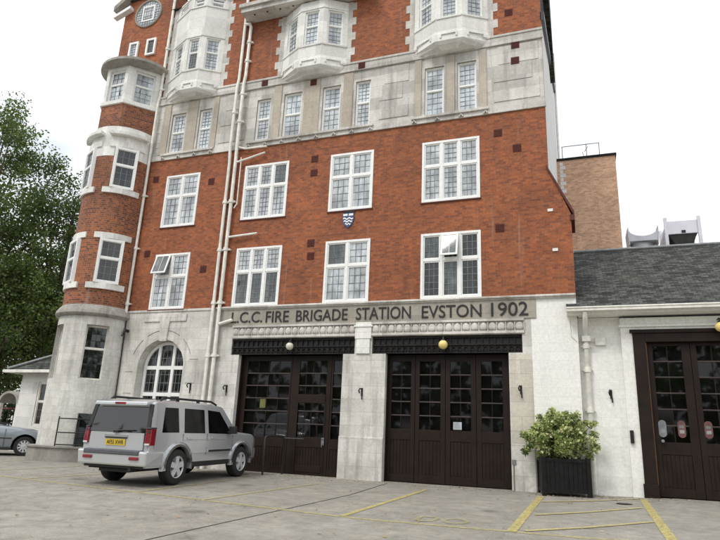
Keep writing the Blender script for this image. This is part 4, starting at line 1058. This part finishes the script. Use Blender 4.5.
M['bark'] = plain('bark', (.085,.065,.045), .9, 0, .4, 12)
s = MB()
for c_, r_ in cl[::2]:
    m_ = Vector((PX,PY,.78)); s.tube([m_, m_.lerp(Vector(c_),.5)+Vector((0,0,.12)), Vector(c_)], .012, 5, r1=.004)
s.build('stems', M['bark'], SHB)
HB = thing('hoop_barrier', (-8.4,-.5,0), 'low black metal hoop rail standing by the front of the silver estate car', 'rail')
h = MB(); z0 = gz(-8.4,-.5)
h.tube([(-8.40,-.62,z0-.02),(-8.40,-.62,z0+.98),(-8.38,-.58,z0+1.03),(-8.34,-.5,z0+1.05),(-8.16,-.14,z0+1.05),(-8.12,-.07,z0+1.03),(-8.10,-.03,z0+.98),(-8.10,-.03,z0-.02)], .028, 8)
h.build('hoop', M['iron'], HB, smooth=50)
h = MB(); h.tube([(-8.10,-.03,z0+1.0),(-7.55,.1,z0+1.0)], .02, 6); h.build('side_bar', M['iron'], HB)

# ------------------------------------------------------------------ vehicles
M['silver'] = plain('silver_car_paint', (.62,.64,.66), .24, .55, .03, 2, coat=1)
M['greycar'] = plain('blue_grey_car_paint', (.27,.30,.33), .28, .4, .03, 2, coat=.8)
M['carglass'] = plain('tinted_car_glass', (.006,.007,.009), .03, 0, .2, 3, spec=.9)
M['sideglass'] = plain('dark_side_glass', (.004,.0045,.005), .05, 0, .2, 3, spec=.22); M['tyre'] = plain('tyre_rubber', (.018,.018,.018), .8); M['alloy'] = plain('alloy_rim', (.60,.61,.62), .38, .3, .05)
M['blackpl'] = plain('black_plastic', (.016,.016,.017), .55); M['greypl'] = plain('grey_bumper_plastic', (.075,.08,.09), .6)
M['redlamp'] = plain('red_lamp_lens', (.20,.008,.014), .2, 0, .3, 20, coat=.5); M['clearlamp'] = plain('pale_lamp_lens', (.6,.6,.6), .12, 0, .05, coat=.8)
M['plate'] = plain('yellow_plate', (.62,.43,.03), .45, 0, .04); M['plate_w'] = plain('white_plate', (.7,.7,.68), .45); M['chrome'] = plain('chrome_trim', (.6,.6,.62), .2, .9, .03)
M['under'] = plain('underbody', (.012,.012,.012), .9)

def interp(tab, x):
    if x <= tab[0][0]: return tab[0][1]
    for (a,b),(c,d) in zip(tab,tab[1:]):
        if x <= c: return b+(d-b)*(x-a)/(c-a)
    return tab[-1][1]
class Car:
    """lofted body; local frame: +Y forward, x to the right, z up, origin on the ground under the middle"""
    def __init__(s, name, loc, rz, label, cat, paint, L0, L1, ax, wr, zt, belt, zsill, hw, inset, wm, lean):
        s.root = thing(name, loc, label, cat, rz=rz); s.Mx = Matrix.Translation(loc) @ Matrix.Rotation(rz,4,'Z') 
        s.tilt = Matrix.Identity(4); s.paint = paint
        s.__dict__.update(L0=L0,L1=L1,ax=ax,wr=wr,zt=zt,belt=belt,zsill=zsill,hw=hw,inset=inset,wm=wm,lean=lean)
    def W(s, p): return s.Mx @ s.tilt @ Vector(p)
    def add(s, mb, name, mats, smooth=0, parent=None, bevel=0):
        mb.v = [tuple(s.W(v)) for v in mb.v]
        o = mb.build(name, mats, None, smooth=smooth, bevel=bevel); attach(o, parent or s.root); return o
    def ye(s, y, z): return y + s.lean(y, z)
    def side(s, y, z):
        b = min(interp(s.belt,y), interp(s.zt,y)-.05); t = interp(s.zt,y)
        w = interp(s.hw, min(z,b))
        if z > b: w -= s.inset*(z-b)/.65
        return w*interp(s.wm,y)
    def body(s):
        ys = [s.L0+(s.L1-s.L0)*k/96 for k in range(97)]; rings = []
        mb = MB()
        for y in ys:
            zb = s.zsill
            for a in s.ax:
                d = abs(y-a); r = s.wr+.075
                if d < r: zb = max(zb, s.wr + math.sqrt(r*r-d*d)*1.0)
            t = interp(s.zt,y); b = min(interp(s.belt,y), t-.05)
            zb = min(zb, b-.06)
            zz = [zb+(b-zb)*k/5 for k in range(6)] + [b+(t-.045-b)*k/4 for k in range(1,5)]
            half = [(s.side(y,z), s.ye(y,z), z) for z in zz]
            we = s.side(y,t-.045)
            half += [(we*.965, s.ye(y,t), t-.012), (we*.88, s.ye(y,t), t+.004), (we*.5, s.ye(y,t), t+.022), (0, s.ye(y,t), t+.027)]
            ring = half + [(-x,yy,z) for x,yy,z in half[-2::-1]]
            rings.append(ring)
        for A,B in zip(rings,rings[1:]):
            for k in range(len(A)-1): mb.poly([A[k],A[k+1],B[k+1],B[k]])
        mb.poly(rings[0]); mb.poly(rings[-1][::-1])
        o = s.add(mb, 'body', M[s.paint], smooth=28)
        u = MB(); w = interp(s.hw,s.zsill)-.10
        u.box(-w,w,s.L0+.12,s.L1-.12,s.zsill-.06,s.zsill+.06)
        for a in s.ax: u.box(-w+.12,w-.12,a-s.wr-.05,a+s.wr+.05,s.zsill,s.wr*2+.06); u.tube([(-w,a,s.wr),(w,a,s.wr)],.05,8)
        s.add(u, 'underbody', M['under'])
    def panel(s, pts, name, mat, sx=1, off=.006, th=.008, n=3):
        """flat patch on the side, pts in (y,z)"""
        p = MB(); 
        a = [(sx*(s.side(y,z)+off), s.ye(y,z), z) for y,z in pts]
        b = [(sx*(s.side(y,z)-th), s.ye(y,z), z) for y,z in pts]
        p.poly(a)
        for k in range(len(a)): j=(k+1)%len(a); p.poly([a[k],a[j],b[j],b[k]])
        return s.add(p, name, M[mat])
    def wheel(s, x, y, r, w, spokes=5, rim='alloy', twin=False):
        sx = 1 if x>0 else -1; m = MB()
        prof = [(r*.62,-w/2),(r*.90,-w/2),(r*.97,-w/2+.02),(r,-w/2+.05),(r,w/2-.05),(r*.97,w/2-.02),(r*.90,w/2),(r*.62,w/2),(r*.60,w/2-.03)]
        m.lathe(prof, (x,y,r), (sx,0,0), 32); t = s.add(m, 'wheel', M['tyre'], smooth=40)
        q = MB(); ri = r*.645; f = w/2-.012
        q.lathe([(ri*1.02,f-.02),(ri*1.02,f+.008),(ri*.93,f+.010),(ri*.86,f-.02)], (x,y,r), (sx,0,0), 32, 1); q.lathe([(ri*.86,f-.02),(ri*.80,f-.09),(.001,f-.10)], (x,y,r), (sx,0,0), 32, 0)
        q.lathe([(.001,f+.012),(ri*.22,f+.008),(ri*.27,f-.02),(ri*.27,f-.1)], (x,y,r), (sx,0,0), 18, 1)
        for k in range(spokes):
            a = 2*PI*k/spokes+.3
            def P(rad, off, dep): return (x+sx*dep, y+rad*math.cos(a)-off*math.sin(a), r+rad*math.sin(a)+off*math.cos(a))
            w0, w1 = ri*.20*(5/spokes)**.8, ri*.25*(5/spokes)**.8
            q.hexa([P(ri*.2,-w0,f-.07),P(ri*.2,w0,f-.07),P(ri*.92,w1,f-.07),P(ri*.92,-w1,f-.07),P(ri*.2,-w0,f+.004),P(ri*.2,w0,f+.004),P(ri*.92,w1,f+.0),P(ri*.92,-w1,f+.0)],1)
        s.add(q, 'rim', [M['under'], M[rim]], smooth=35, parent=t)

# --- silver estate (off-roader)
SX, SYr, wb = -9.52, -4.22, 2.72
loc = Vector((SX, SYr+wb/2, 0)); zr, zf = gz(SX,SYr), gz(SX,SYr+wb)
loc.z = (zr+zf)/2
car = Car('estate_car', loc, 0, 'silver boxy four wheel drive estate car with yellow rear number plate parked facing the building', 'car', 'silver',
    L0=-2.34, L1=2.20, ax=(-wb/2,wb/2), wr=.385,
    zt=[(-2.34,1.755),(-2.25,1.80),(-1.2,1.825),(-.2,1.815),(.42,1.77),(.52,1.73),(1.10,1.16),(1.2,1.135),(1.9,1.09),(2.10,1.04),(2.20,.96)],
    belt=[(-2.34,1.10),(1.0,1.07),(1.3,1.04),(2.2,.93)], zsill=.40,
    hw=[(.3,.86),(.5,.895),(.8,.915),(1.0,.912),(1.12,.90)], inset=.105,
    wm=[(-2.34,.975),(-2.2,.995),(-1.8,1.0),(1.6,1.0),(2.0,.975),(2.2,.90)],
    lean=lambda y,z: (.19*max(0,z-1.08)*max(0,min(1,(-1.7-y)/.6)) if y<-1.7 else 0))
car.tilt = Matrix.Rotation(math.atan2(zf-zr,wb),4,'X')
car.body()
for sx in (1,-1):
    car.panel([(-1.98,1.13),(-1.38,1.13),(-1.38,1.67),(-1.88,1.67)], 'side_window', 'sideglass', sx)
    car.panel([(-1.18,1.12),(-.36,1.11),(-.36,1.66),(-1.14,1.67)], 'side_window', 'sideglass', sx)
    car.panel([(-.20,1.11),(.82,1.09),(.62,1.32),(.32,1.63),(-.20,1.66)], 'side_window', 'sideglass', sx)
    # fender flares
    for a in car.ax:
        f = MB(); n = 16; r0, r1 = .445, .545
        P = lambda ang, r, o: (sx*(car.side(a+r*math.cos(ang), .8)+o), a+r*math.cos(ang), .385+r*math.sin(ang)*1.0)
        for k in range(n):
            a0, a1 = -.12+(PI+.24)*k/n, -.12+(PI+.24)*(k+1)/n
            f.hexa([P(a0,r0,-.06),P(a1,r0,-.06),P(a1,r1,-.06),P(a0,r1,-.06),P(a0,r0,.04),P(a1,r0,.04),P(a1,r1,.022),P(a0,r1,.022)])
        car.add(f, 'wheel_flare', M['silver'], smooth=40)
    for (y0,y1) in ((-1.2,-.3),(-.24,.86)):
        hd = MB(); x = car.side(y0,1.0); yy = y0+.12
        hd.box(min(sx*(x+.005),sx*(x+.04)),max(sx*(x+.005),sx*(x+.04)),yy,yy+.17,.985,1.02); car.add(hd,'door_handle',M['silver'],bevel=.008)
        mo = MB(); mo.box(min(sx*(x-.01),sx*(x+.022)),max(sx*(x-.01),sx*(x+.022)),max(y0,-.84),min(y1,.82),.66,.735); car.add(mo,'door_moulding',M['silver'],bevel=.008)
        for yg in ((y0,) if y0>-1 else (y0+.0,)):
            gp = MB(); gp.box(min(sx*(x-.01),sx*(x+.0015)),max(sx*(x-.01),sx*(x+.0015)),yg-.035,yg-.028,.62,1.10); car.add(gp,'door_gap',M['under'])
    mo = MB(); x = car.side(0,.5); mo.box(min(sx*(x-.05),sx*(x+.006)),max(sx*(x-.05),sx*(x+.006)),-.86,.86,.36,.47); car.add(mo,'sill_cover',M['blackpl'],bevel=.01)
    dm = MB(); x = car.side(.3,.7); dm.box(min(sx*(x+.02),sx*(x+.026)),max(sx*(x+.02),sx*(x+.026)),-.2,.8,.672,.724); car.add(dm,'moulding_insert',M['blackpl'])
    mi = MB(); x = car.side(.62,1.1); mi.box(min(sx*(x+.0),sx*(x+.06)),max(sx*(x+.0),sx*(x+.06)),.60,.68,1.12,1.16); mi.box(min(sx*(x+.05),sx*(x+.25)),max(sx*(x+.05),sx*(x+.25)),.60,.71,1.10,1.29); car.add(mi,'door_mirror',M['blackpl'],bevel=.03)
    rr2 = MB(); x = car.side(-.5,1.7)-.10; rr2.tube([(sx*x,-1.9,1.82),(sx*x,-1.8,1.885),(sx*x,.05,1.87),(sx*x,.3,1.80)], .026, 8); 
    for y in (-1.3,-.5): rr2.box(sx*x-.02,sx*x+.02,y-.04,y+.04,1.80,1.87)
    car.add(rr2,'roof_rail',M['blackpl'],smooth=40)
    # tail lamp
    tl = MB(); y0 = -2.36
    tl.hexa([(sx*.765,y0-.012,.86),(sx*.905,y0+.0,.86),(sx*.918,y0+.16,.86),(sx*.765,y0+.16,.86),(sx*.765,y0+.008,1.21),(sx*.888,y0+.03,1.21),(sx*.90,y0+.19,1.21),(sx*.765,y0+.19,1.21)])
    lo = car.add(tl,'tail_light',M['redlamp'],bevel=.015)
    cl2 = MB(); cl2.hexa([(sx*.775,y0-.018,.868),(sx*.89,y0-.008,.868),(sx*.89,y0+.1,.868),(sx*.775,y0+.1,.868),(sx*.775,y0-.015,.905),(sx*.89,y0-.005,.905),(sx*.89,y0+.1,.905),(sx*.775,y0+.1,.905)])
    car.add(cl2,'lamp_lens',M['clearlamp'],parent=lo)
    cl3 = MB(); cl3.hexa([(sx*.765,y0-.01,1.212),(sx*.89,y0+.01,1.212),(sx*.90,y0+.2,1.212),(sx*.765,y0+.2,1.212),(sx*.765,y0+.0,1.235),(sx*.88,y0+.03,1.235),(sx*.89,y0+.2,1.235),(sx*.765,y0+.2,1.235)])
    car.add(cl3,'lamp_cap',M['blackpl'],parent=lo)
    rfx = MB(); rfx.box(sx*.62-.12,sx*.62+.12,-2.485,-2.46,.555,.625); car.add(rfx,'reflector',M['redlamp'],bevel=.012)
    for a in car.ax: car.wheel(sx*.805, a, .385, .25)
for sx in (1,-1):
    for (yy,z0_,z1_) in ((.89,.60,1.06),(-2.22,.80,1.10)):
        gp = MB(); x = car.side(yy,.9); gp.box(min(sx*(x-.02),sx*(x+.0015)),max(sx*(x-.02),sx*(x+.0015)),yy-.004,yy+.004,z0_,z1_); car.add(gp,'panel_gap',M['under'])
    cr = MB(); pts = [(sx*(car.side(y_,.995)+.004), y_, .965) for y_ in (-1.25,-.6,0,.6,1.0)]; cr.tube(pts,.008,6); car.add(cr,'body_crease',M['silver'],smooth=40)
# tailgate
tg = MB(); yR = lambda z: -2.34+.19*max(0,z-1.08)
def rear(mb, pts, th, m=0, off=0):
    a = [(x,yR(z)-off-th,z) for x,z in pts]; b = [(x,yR(z)-off+.01,z) for x,z in pts]
    mb.poly(a,m)
    for k in range(len(a)): j=(k+1)%len(a); mb.poly([a[k],a[j],b[j],b[k]],m)
g = MB(); rear(g, [(-.765,1.12),(.765,1.12),(.70,1.665),(-.70,1.665)], .012); car.add(g,'rear_window',M['carglass'])
g = MB(); rear(g, [(-.86,1.12),(-.765,1.12),(-.70,1.72),(-.795,1.72)], .022); car.add(g,'rear_pillar_trim',M['blackpl']); g = MB(); rear(g, [(.765,1.12),(.86,1.12),(.795,1.72),(.70,1.72)], .022); car.add(g,'rear_pillar_trim',M['blackpl'])
g = MB(); rear(g, [(-.72,.74),(.72,.74),(.72,1.11),(-.72,1.11)], .014); car.add(g,'tailgate',M['silver'],bevel=.008)
g = MB(); g.hexa([(-.70,-2.36,1.69),(.70,-2.36,1.69),(.74,-2.1,1.74),(-.74,-2.1,1.74),(-.70,-2.35,1.765),(.70,-2.35,1.765),(.74,-2.1,1.83),(-.74,-2.1,1.83)]); car.add(g,'spoiler',M['silver'],bevel=.015)
g = MB(); g.box(-.14,.14,-2.375,-2.33,1.71,1.755); car.add(g,'brake_light',M['redlamp'],bevel=.008)
g = MB(); g.box(-.30,.30,-2.385,-2.35,1.015,1.06); car.add(g,'plate_lamp_trim',M['chrome'])
g = MB(); g.box(-.29,.29,-2.375,-2.35,.985,1.015); car.add(g,'plate_recess',M['blackpl'])
def plate(carobj, c, w, h, mat, txt, flip):
    p = MB(); p.box(c[0]-w/2,c[0]+w/2,c[1]-.008,c[1]+.004,c[2]-h/2,c[2]+h/2); po = carobj.add(p,'number_plate',M[mat])
    cu = bpy.data.curves.new('plate_lettering','FONT'); cu.body = txt; cu.extrude = .5; cu.resolution_u = 3; cu.offset=.012
    tmp = bpy.data.objects.new('tmp',cu); COL.objects.link(tmp); me = bpy.data.meshes.new_from_object(tmp.evaluated_get(bpy.context.evaluated_depsgraph_get())); bpy.data.objects.remove(tmp)
    xs_ = [v.co.x for v in me.vertices]; ys_ = [v.co.y for v in me.vertices]; a,b,e,f = min(xs_),max(xs_),min(ys_),max(ys_)
    for v in me.vertices:
        q = v.co; v.co = carobj.W((c[0]-w*.43+(q.x-a)/(b-a)*w*.86, c[1]-.010-.002*(1 if q.z>0 else -1), c[2]-h*.34+(q.y-e)/(f-e)*h*.68))
    me.materials.append(M['letter']); o = bpy.data.objects.new('plate_lettering',me); COL.objects.link(o); attach(o, po)
plate(car, (0,-2.366,.905), .52, .125, 'plate', 'AF55 XWR', 1)
g = MB(); g.tube([(.0,-2.37,1.13),(.12,-2.385,1.16),(.48,-2.37,1.17)], .012, 6); g.box(-.06,.06,-2.40,-2.35,1.10,1.15); car.add(g,'rear_wiper',M['blackpl'])
g = MB(); g.hexa([(-.90,-2.44,.43),(.90,-2.44,.43),(.93,-1.86,.43),(-.93,-1.86,.43),(-.92,-2.47,.74),(.92,-2.47,.74),(.925,-1.86,.74),(-.925,-1.86,.74)]); bo = car.add(g,'rear_bumper',M['silver'],bevel=.04)
g = MB(); g.hexa([(-.74,-2.485,.655),(.74,-2.485,.655),(.74,-2.3,.655),(-.74,-2.3,.655),(-.74,-2.48,.752),(.74,-2.48,.752),(.74,-2.3,.76),(-.74,-2.3,.76)]); car.add(g,'bumper_step',M['greypl'],parent=bo,bevel=.02)
g = MB(); g.box(-.78,.78,-2.36,-1.9,.38,.44); g.box(-.5,.3,-2.2,-1.6,.28,.40); g.tube([(.5,-2.42,.36),(.5,-1.6,.40)],.04,8); car.add(g,'lower_valance',M['blackpl'])
g = MB(); g.hexa([(-.86,1.9,.42),(.86,1.9,.42),(.80,2.28,.44),(-.80,2.28,.44),(-.88,1.9,.72),(.88,1.9,.72),(.81,2.29,.70),(-.81,2.29,.70)]); car.add(g,'front_bumper',M['silver'],bevel=.03)
for sx in (1,-1): g = MB(); g.box(sx*.66-.14,sx*.66+.14,2.12,2.24,.76,.92); car.add(g,'headlight',M['clearlamp'],bevel=.02)
wsh = MB(); wsh.poly([(-.72,1.04,1.235),(.72,1.04,1.235),(.66,.58,1.655),(-.66,.58,1.655)]); car.add(wsh,'windscreen',M['carglass'])

# --- blue grey saloon
c2x, c2y = -17.95, -.02
s2loc = Vector((-19.2, -.70, gz(-19.2,-.7)))
car2 = Car('saloon_car', s2loc, -math.radians(44), 'blue grey saloon car cut off by the left edge, parked beside the lodge', 'car', 'greycar',
    L0=-2.25, L1=2.05, ax=(-1.36,1.33), wr=.315,
    zt=[(-2.25,.78),(-2.2,.98),(-1.55,1.02),(-1.15,1.30),(-.75,1.36),(-.35,1.33),(.42,.985),(.55,.96),(1.0,.92),(1.5,.85),(1.85,.75),(2.05,.60)],
    belt=[(-2.25,.84),(.9,.86),(1.3,.80),(2.05,.56)], zsill=.24,
    hw=[(.2,.78),(.4,.84),(.62,.86),(.85,.835),(.95,.81)], inset=.27,
    wm=[(-2.25,.86),(-1.9,.97),(-1.2,1),(1.2,1),(1.75,.94),(2.05,.80)], lean=lambda y,z: 0)
car2.body()
for sx in (1,-1):
    car2.panel([(-1.4,.90),(-.82,.90),(-.80,1.29),(-1.10,1.25)],'side_window','carglass',sx); car2.panel([(-.74,.90),(.24,.90),(-.28,1.25),(-.70,1.30)],'side_window','carglass',sx)
    for a in car2.ax: car2.wheel(sx*.74, a, .315, .2, 10)
    mo = MB(); x = car2.side(0,.55); mo.box(min(sx*(x-.01),sx*(x+.014)),max(sx*(x-.01),sx*(x+.014)),-.98,.93,.545,.58); car2.add(mo,'side_moulding',M['blackpl'])
    mi = MB(); x = car2.side(.5,.9); mi.box(min(sx*x,sx*(x+.18)),max(sx*x,sx*(x+.18)),.08,.2,.92,1.05); car2.add(mi,'door_mirror',M['blackpl'],bevel=.02)
    si = MB(); si.box(min(sx*.78,sx*.84),max(sx*.78,sx*.84),-1.0,.96,.20,.27); car2.add(si,'sill_cover',M['blackpl'])
    hl2 = MB(); hl2.box(sx*.58-.16,sx*.58+.13,1.93,2.03,.52,.66); car2.add(hl2,'headlight',M['clearlamp'],bevel=.02)
    g = MB()
    gp = MB(); x = car2.side(.72,.6); gp.box(min(sx*(x-.02),sx*(x+.002)),max(sx*(x-.02),sx*(x+.002)),.715,.725,.3,.86); car2.add(gp,'door_gap',M['under'])
g = MB(); g.hexa([(-.72,1.72,.25),(.72,1.72,.25),(.62,2.09,.26),(-.62,2.09,.26),(-.80,1.72,.50),(.80,1.72,.50),(.68,2.10,.48),(-.68,2.10,.48)]); b2 = car2.add(g,'front_bumper',M['greycar'],bevel=.03)
g = MB(); g.hexa([(-.815,1.74,.43),(.815,1.74,.43),(.69,2.115,.43),(-.69,2.115,.43),(-.815,1.74,.49),(.815,1.74,.49),(.69,2.115,.49),(-.69,2.115,.49)]); car2.add(g,'bumper_strip',M['blackpl'],parent=b2)
wsh = MB(); wsh.poly([(-.64,.40,1.02),(.64,.40,1.02),(.56,-.30,1.325),(-.56,-.30,1.325)]); car2.add(wsh,'windscreen',M['carglass'])

# ------------------------------------------------------------------ trees on the left
for i, c in enumerate(((.072,.108,.027),(.048,.078,.02),(.115,.16,.043))): M['leaf%d'%i] = leaf_mat('tree_leaf_%d'%i, c, .35, .4)
def tree(x, y, z0, z1, r, label, seed, n=150, per=70, trunk=.35, leaf=.165, cat='tree', clump=.95):
    T = thing('broadleaf_tree', (x,y,gz(x,y)), label, cat, 'trees beyond the lodge'); rnd = random.Random(seed)
    cl = []; zc, hz_ = (z0+z1)/2, (z1-z0)/2
    while len(cl) < n:
        p = Vector((rnd.uniform(-1,1),rnd.uniform(-1,1),rnd.uniform(-1,1)))
        if p.length > 1 or p.length < .35: continue
        if math.sin(p.x*5+seed)*math.sin(p.y*4.3)*math.sin(p.z*6+seed*2) > .32: continue
        k = 1-.25*max(0,p.z)
        cl.append(((x+p.x*r*k, y+p.y*r*k, zc+p.z*hz_), clump*(.6+.6*rnd.random())))
    m = MB(); leaves(m, cl, per, leaf, rnd, 3, 1, .25); m.build('crown', [M['leaf0'],M['leaf1'],M['leaf2']], T, recalc=False)
    t = MB(); t.tube([(x,y,gz(x,y)-.1),(x+.1,y,z0*.6),(x,y+.1,zc),(x+.1,y,z1*.86)], trunk, 10, r1=trunk*.2)
    for c_, r_ in cl[::5]:
        h0 = z0*.7 + (c_[2]-z0*.7)*.45*rnd.random(); s0 = Vector((x,y,max(1.5,min(h0,z1*.8)))); e = Vector(c_)
        t.tube([s0, s0.lerp(e,.5)+Vector((0,0,.4)), e], trunk*.28, 6, r1=.03)
    t.build('trunk', M['bark'], T, smooth=50)
tree(-34.2,8,4.5,21.3,5.4,'tallest leafy tree, rising at the left edge of the picture',11,n=230,per=170)
tree(-30.6,11.5,4.5,17.0,4.6,'leafy tree touching the rounded brick bay, lower than the one at the left edge',5,n=190,per=150)
tree(-30.0,7.2,2.5,10.2,3.9,'dark bushy tree directly above the lodge roof',23,n=170,per=150)
tree(-35.0,4.5,1.2,10.0,4.2,'dark low tree at the left edge behind the arched porch',31,n=170,per=150)
tree(-40.5,14,4,15.5,6.0,'distant leafy tree seen between the nearer crowns',41,n=150,per=80,leaf=.3,clump=1.3)

HG = thing('hedge', (-34,17,0), 'dark evergreen hedge filling the gap behind the arched porch and iron gate', 'hedge'); hr = random.Random(8); hc = []
for k in range(330): hc.append(((hr.uniform(-52,-21.5), 17+hr.uniform(-1.2,1.2), hr.uniform(.2,5.2)), .8))
hm = MB(); leaves(hm, hc, 60, .24, hr, 3, 1, .25); hm.build('foliage', [M['leaf0'],M['leaf1'],M['leaf1']], HG, recalc=False)
hm = MB()
for k in range(16): hm.tube([(-51+k*1.9,17,-.1),(-51+k*1.9+.2,17,2),(-51+k*1.9,17.2,4.4)], .09, 6, r1=.03)
build_split(hm, 'stem', M['bark'], HG)
# line of trees across the street: what the windows and doors reflect
ft = MB(); rnd = random.Random(77); cl = []
for k in range(300):
    x = rnd.uniform(-75,55); top = 13+4*math.sin(x*.21)+2.5*math.sin(x*.53+1)
    cl.append(((x, -52+rnd.uniform(-4,4), rnd.uniform(.5,top)), 2.2))
leaves(ft, cl, 30, 1.5, rnd, 3, 1, .25)
tag(ft.build('far_trees', [M['leaf0'],M['leaf1'],M['leaf2']], recalc=False), 'line of trees across the street, reflected in the glass', 'trees', kind='stuff')

# ------------------------------------------------------------------ fallen leaves
fl = MB(); rnd = random.Random(9)
M['fl1'] = plain('dry_leaf_brown', (.12,.06,.025), .8); M['fl2'] = plain('dry_leaf_tan', (.30,.20,.09), .8); M['fl3'] = plain('dry_leaf_pale', (.4,.34,.22), .8)
def litter(x, y, s):
    a = rnd.random()*2*PI; q = []
    for k, r_ in enumerate((1,.55,.9,.5)): q.append((x+s*r_*math.cos(a+k*PI/2), y+s*r_*math.sin(a+k*PI/2)))
    fl.poly([(u_,v_,gz(u_,v_)+.007+rnd.random()*.02) for u_,v_ in q], rnd.randrange(3))
for k in range(330): 
    x = rnd.uniform(-17,3); litter(x, -abs(rnd.gauss(0,.35))-.08, rnd.uniform(.015,.04))
for k in range(230): litter(rnd.uniform(-13,4), rnd.uniform(-11,-.3), rnd.uniform(.015,.042))
for k in range(150): litter(rnd.gauss(-.2,.6), -abs(rnd.gauss(.35,.25)), rnd.uniform(.012,.035))
for k in range(120): litter(rnd.gauss(-7.6,1.0), -abs(rnd.gauss(.7,.6)), rnd.uniform(.012,.035))
tag(fl.build('fallen_leaves', [M['fl1'],M['fl2'],M['fl3']], recalc=False), 'scattered dry leaves lying on the yard', 'leaves', kind='stuff')
# drain cover in the hatched bay
dc = MB(); z = gz(.75,-1.45); dc.lathe([(.16,.009),(.16,.012),(.13,.012),(.001,.010)], (.75,-1.45,z), (0,0,1), 20); tag(dc.build('drain_cover', M['crack']), 'small dark round drain cover in the hatched bay', 'drain cover')

# ------------------------------------------------------------------ world, sun, camera
w = bpy.data.worlds.new('World'); sc.world = w; w.use_nodes = True; nt = w.node_tree
bg = nt.nodes['Background']
sky = N(nt, 'ShaderNodeTexSky'); sky.sky_type = 'NISHITA'; sky.sun_disc = False
EL, AZ_S = math.radians(52), math.radians(205)
sky.sun_elevation = EL; sky.sun_rotation = AZ_S
tc = N(nt, 'ShaderNodeTexCoord'); sx_ = N(nt, 'ShaderNodeSeparateXYZ'); nt.links.new(tc.outputs['Generated'], sx_.inputs[0])
ms = N(nt, 'ShaderNodeMapping'); ms.inputs['Scale'].default_value = (1,1,2.2); nt.links.new(tc.outputs['Generated'], ms.inputs['Vector'])
cn_ = noise(nt, ms.outputs['Vector'], 2.1, 6, .55)
# overcast cloud layer, brighter towards the zenith (value is for the strength below)
cl_ = ramp(nt, sx_.outputs['Z'], [(0,(8.6,8.7,8.9)),(.35,(12.0,12.05,12.2)),(1,(17.5,17.5,17.5))])
fac = ramp(nt, cn_, [(.30,.62),(.46,.97)])
cl_ = mix(nt, 1, cl_, ramp(nt, noise(nt, ms.outputs['Vector'], 1.35, 7, .6), [(.36,(.60,.645,.70)),(.56,(1,1,1))]), 'MULTIPLY')
colw = mix(nt, fac, sky.outputs['Color'], cl_)
nt.links.new(colw, bg.inputs['Color']); bg.inputs['Strength'].default_value = .1
sl_ = bpy.data.lights.new('sun','SUN'); sl_.energy = 1.3; sl_.angle = math.radians(14); sl_.color = (1,.96,.9)
so_ = bpy.data.objects.new('sun', sl_); COL.objects.link(so_)
dirv = Vector((math.sin(AZ_S)*math.cos(EL), math.cos(AZ_S)*math.cos(EL), math.sin(EL)))
so_.rotation_euler = (-dirv).to_track_quat('-Z','Y').to_euler(); so_.location = dirv*60

f, yaw, pitch, roll = 591.816, .359422, .27843, .0442524
fw = Vector((-math.sin(yaw)*math.cos(pitch), math.cos(yaw)*math.cos(pitch), math.sin(pitch)))
r = Vector((math.cos(yaw), math.sin(yaw), 0)); u = r.cross(fw)
Rr = r*math.cos(roll)+u*math.sin(roll); Uu = -r*math.sin(roll)+u*math.cos(roll)
cam = bpy.data.cameras.new('camera'); co_ = bpy.data.objects.new('camera', cam); COL.objects.link(co_)
co_.matrix_world = Matrix(((Rr.x,Uu.x,-fw.x,0),(Rr.y,Uu.y,-fw.y,-16),(Rr.z,Uu.z,-fw.z,1.065),(0,0,0,1)))
cam.sensor_width = 36; cam.lens = f/720*36; cam.clip_end = 1000
sc.camera = co_
sc.view_settings.view_transform = 'Standard'; sc.view_settings.look = 'None'; sc.view_settings.exposure = .28; sc.view_settings.gamma = 1
sc.view_settings.use_curve_mapping = False
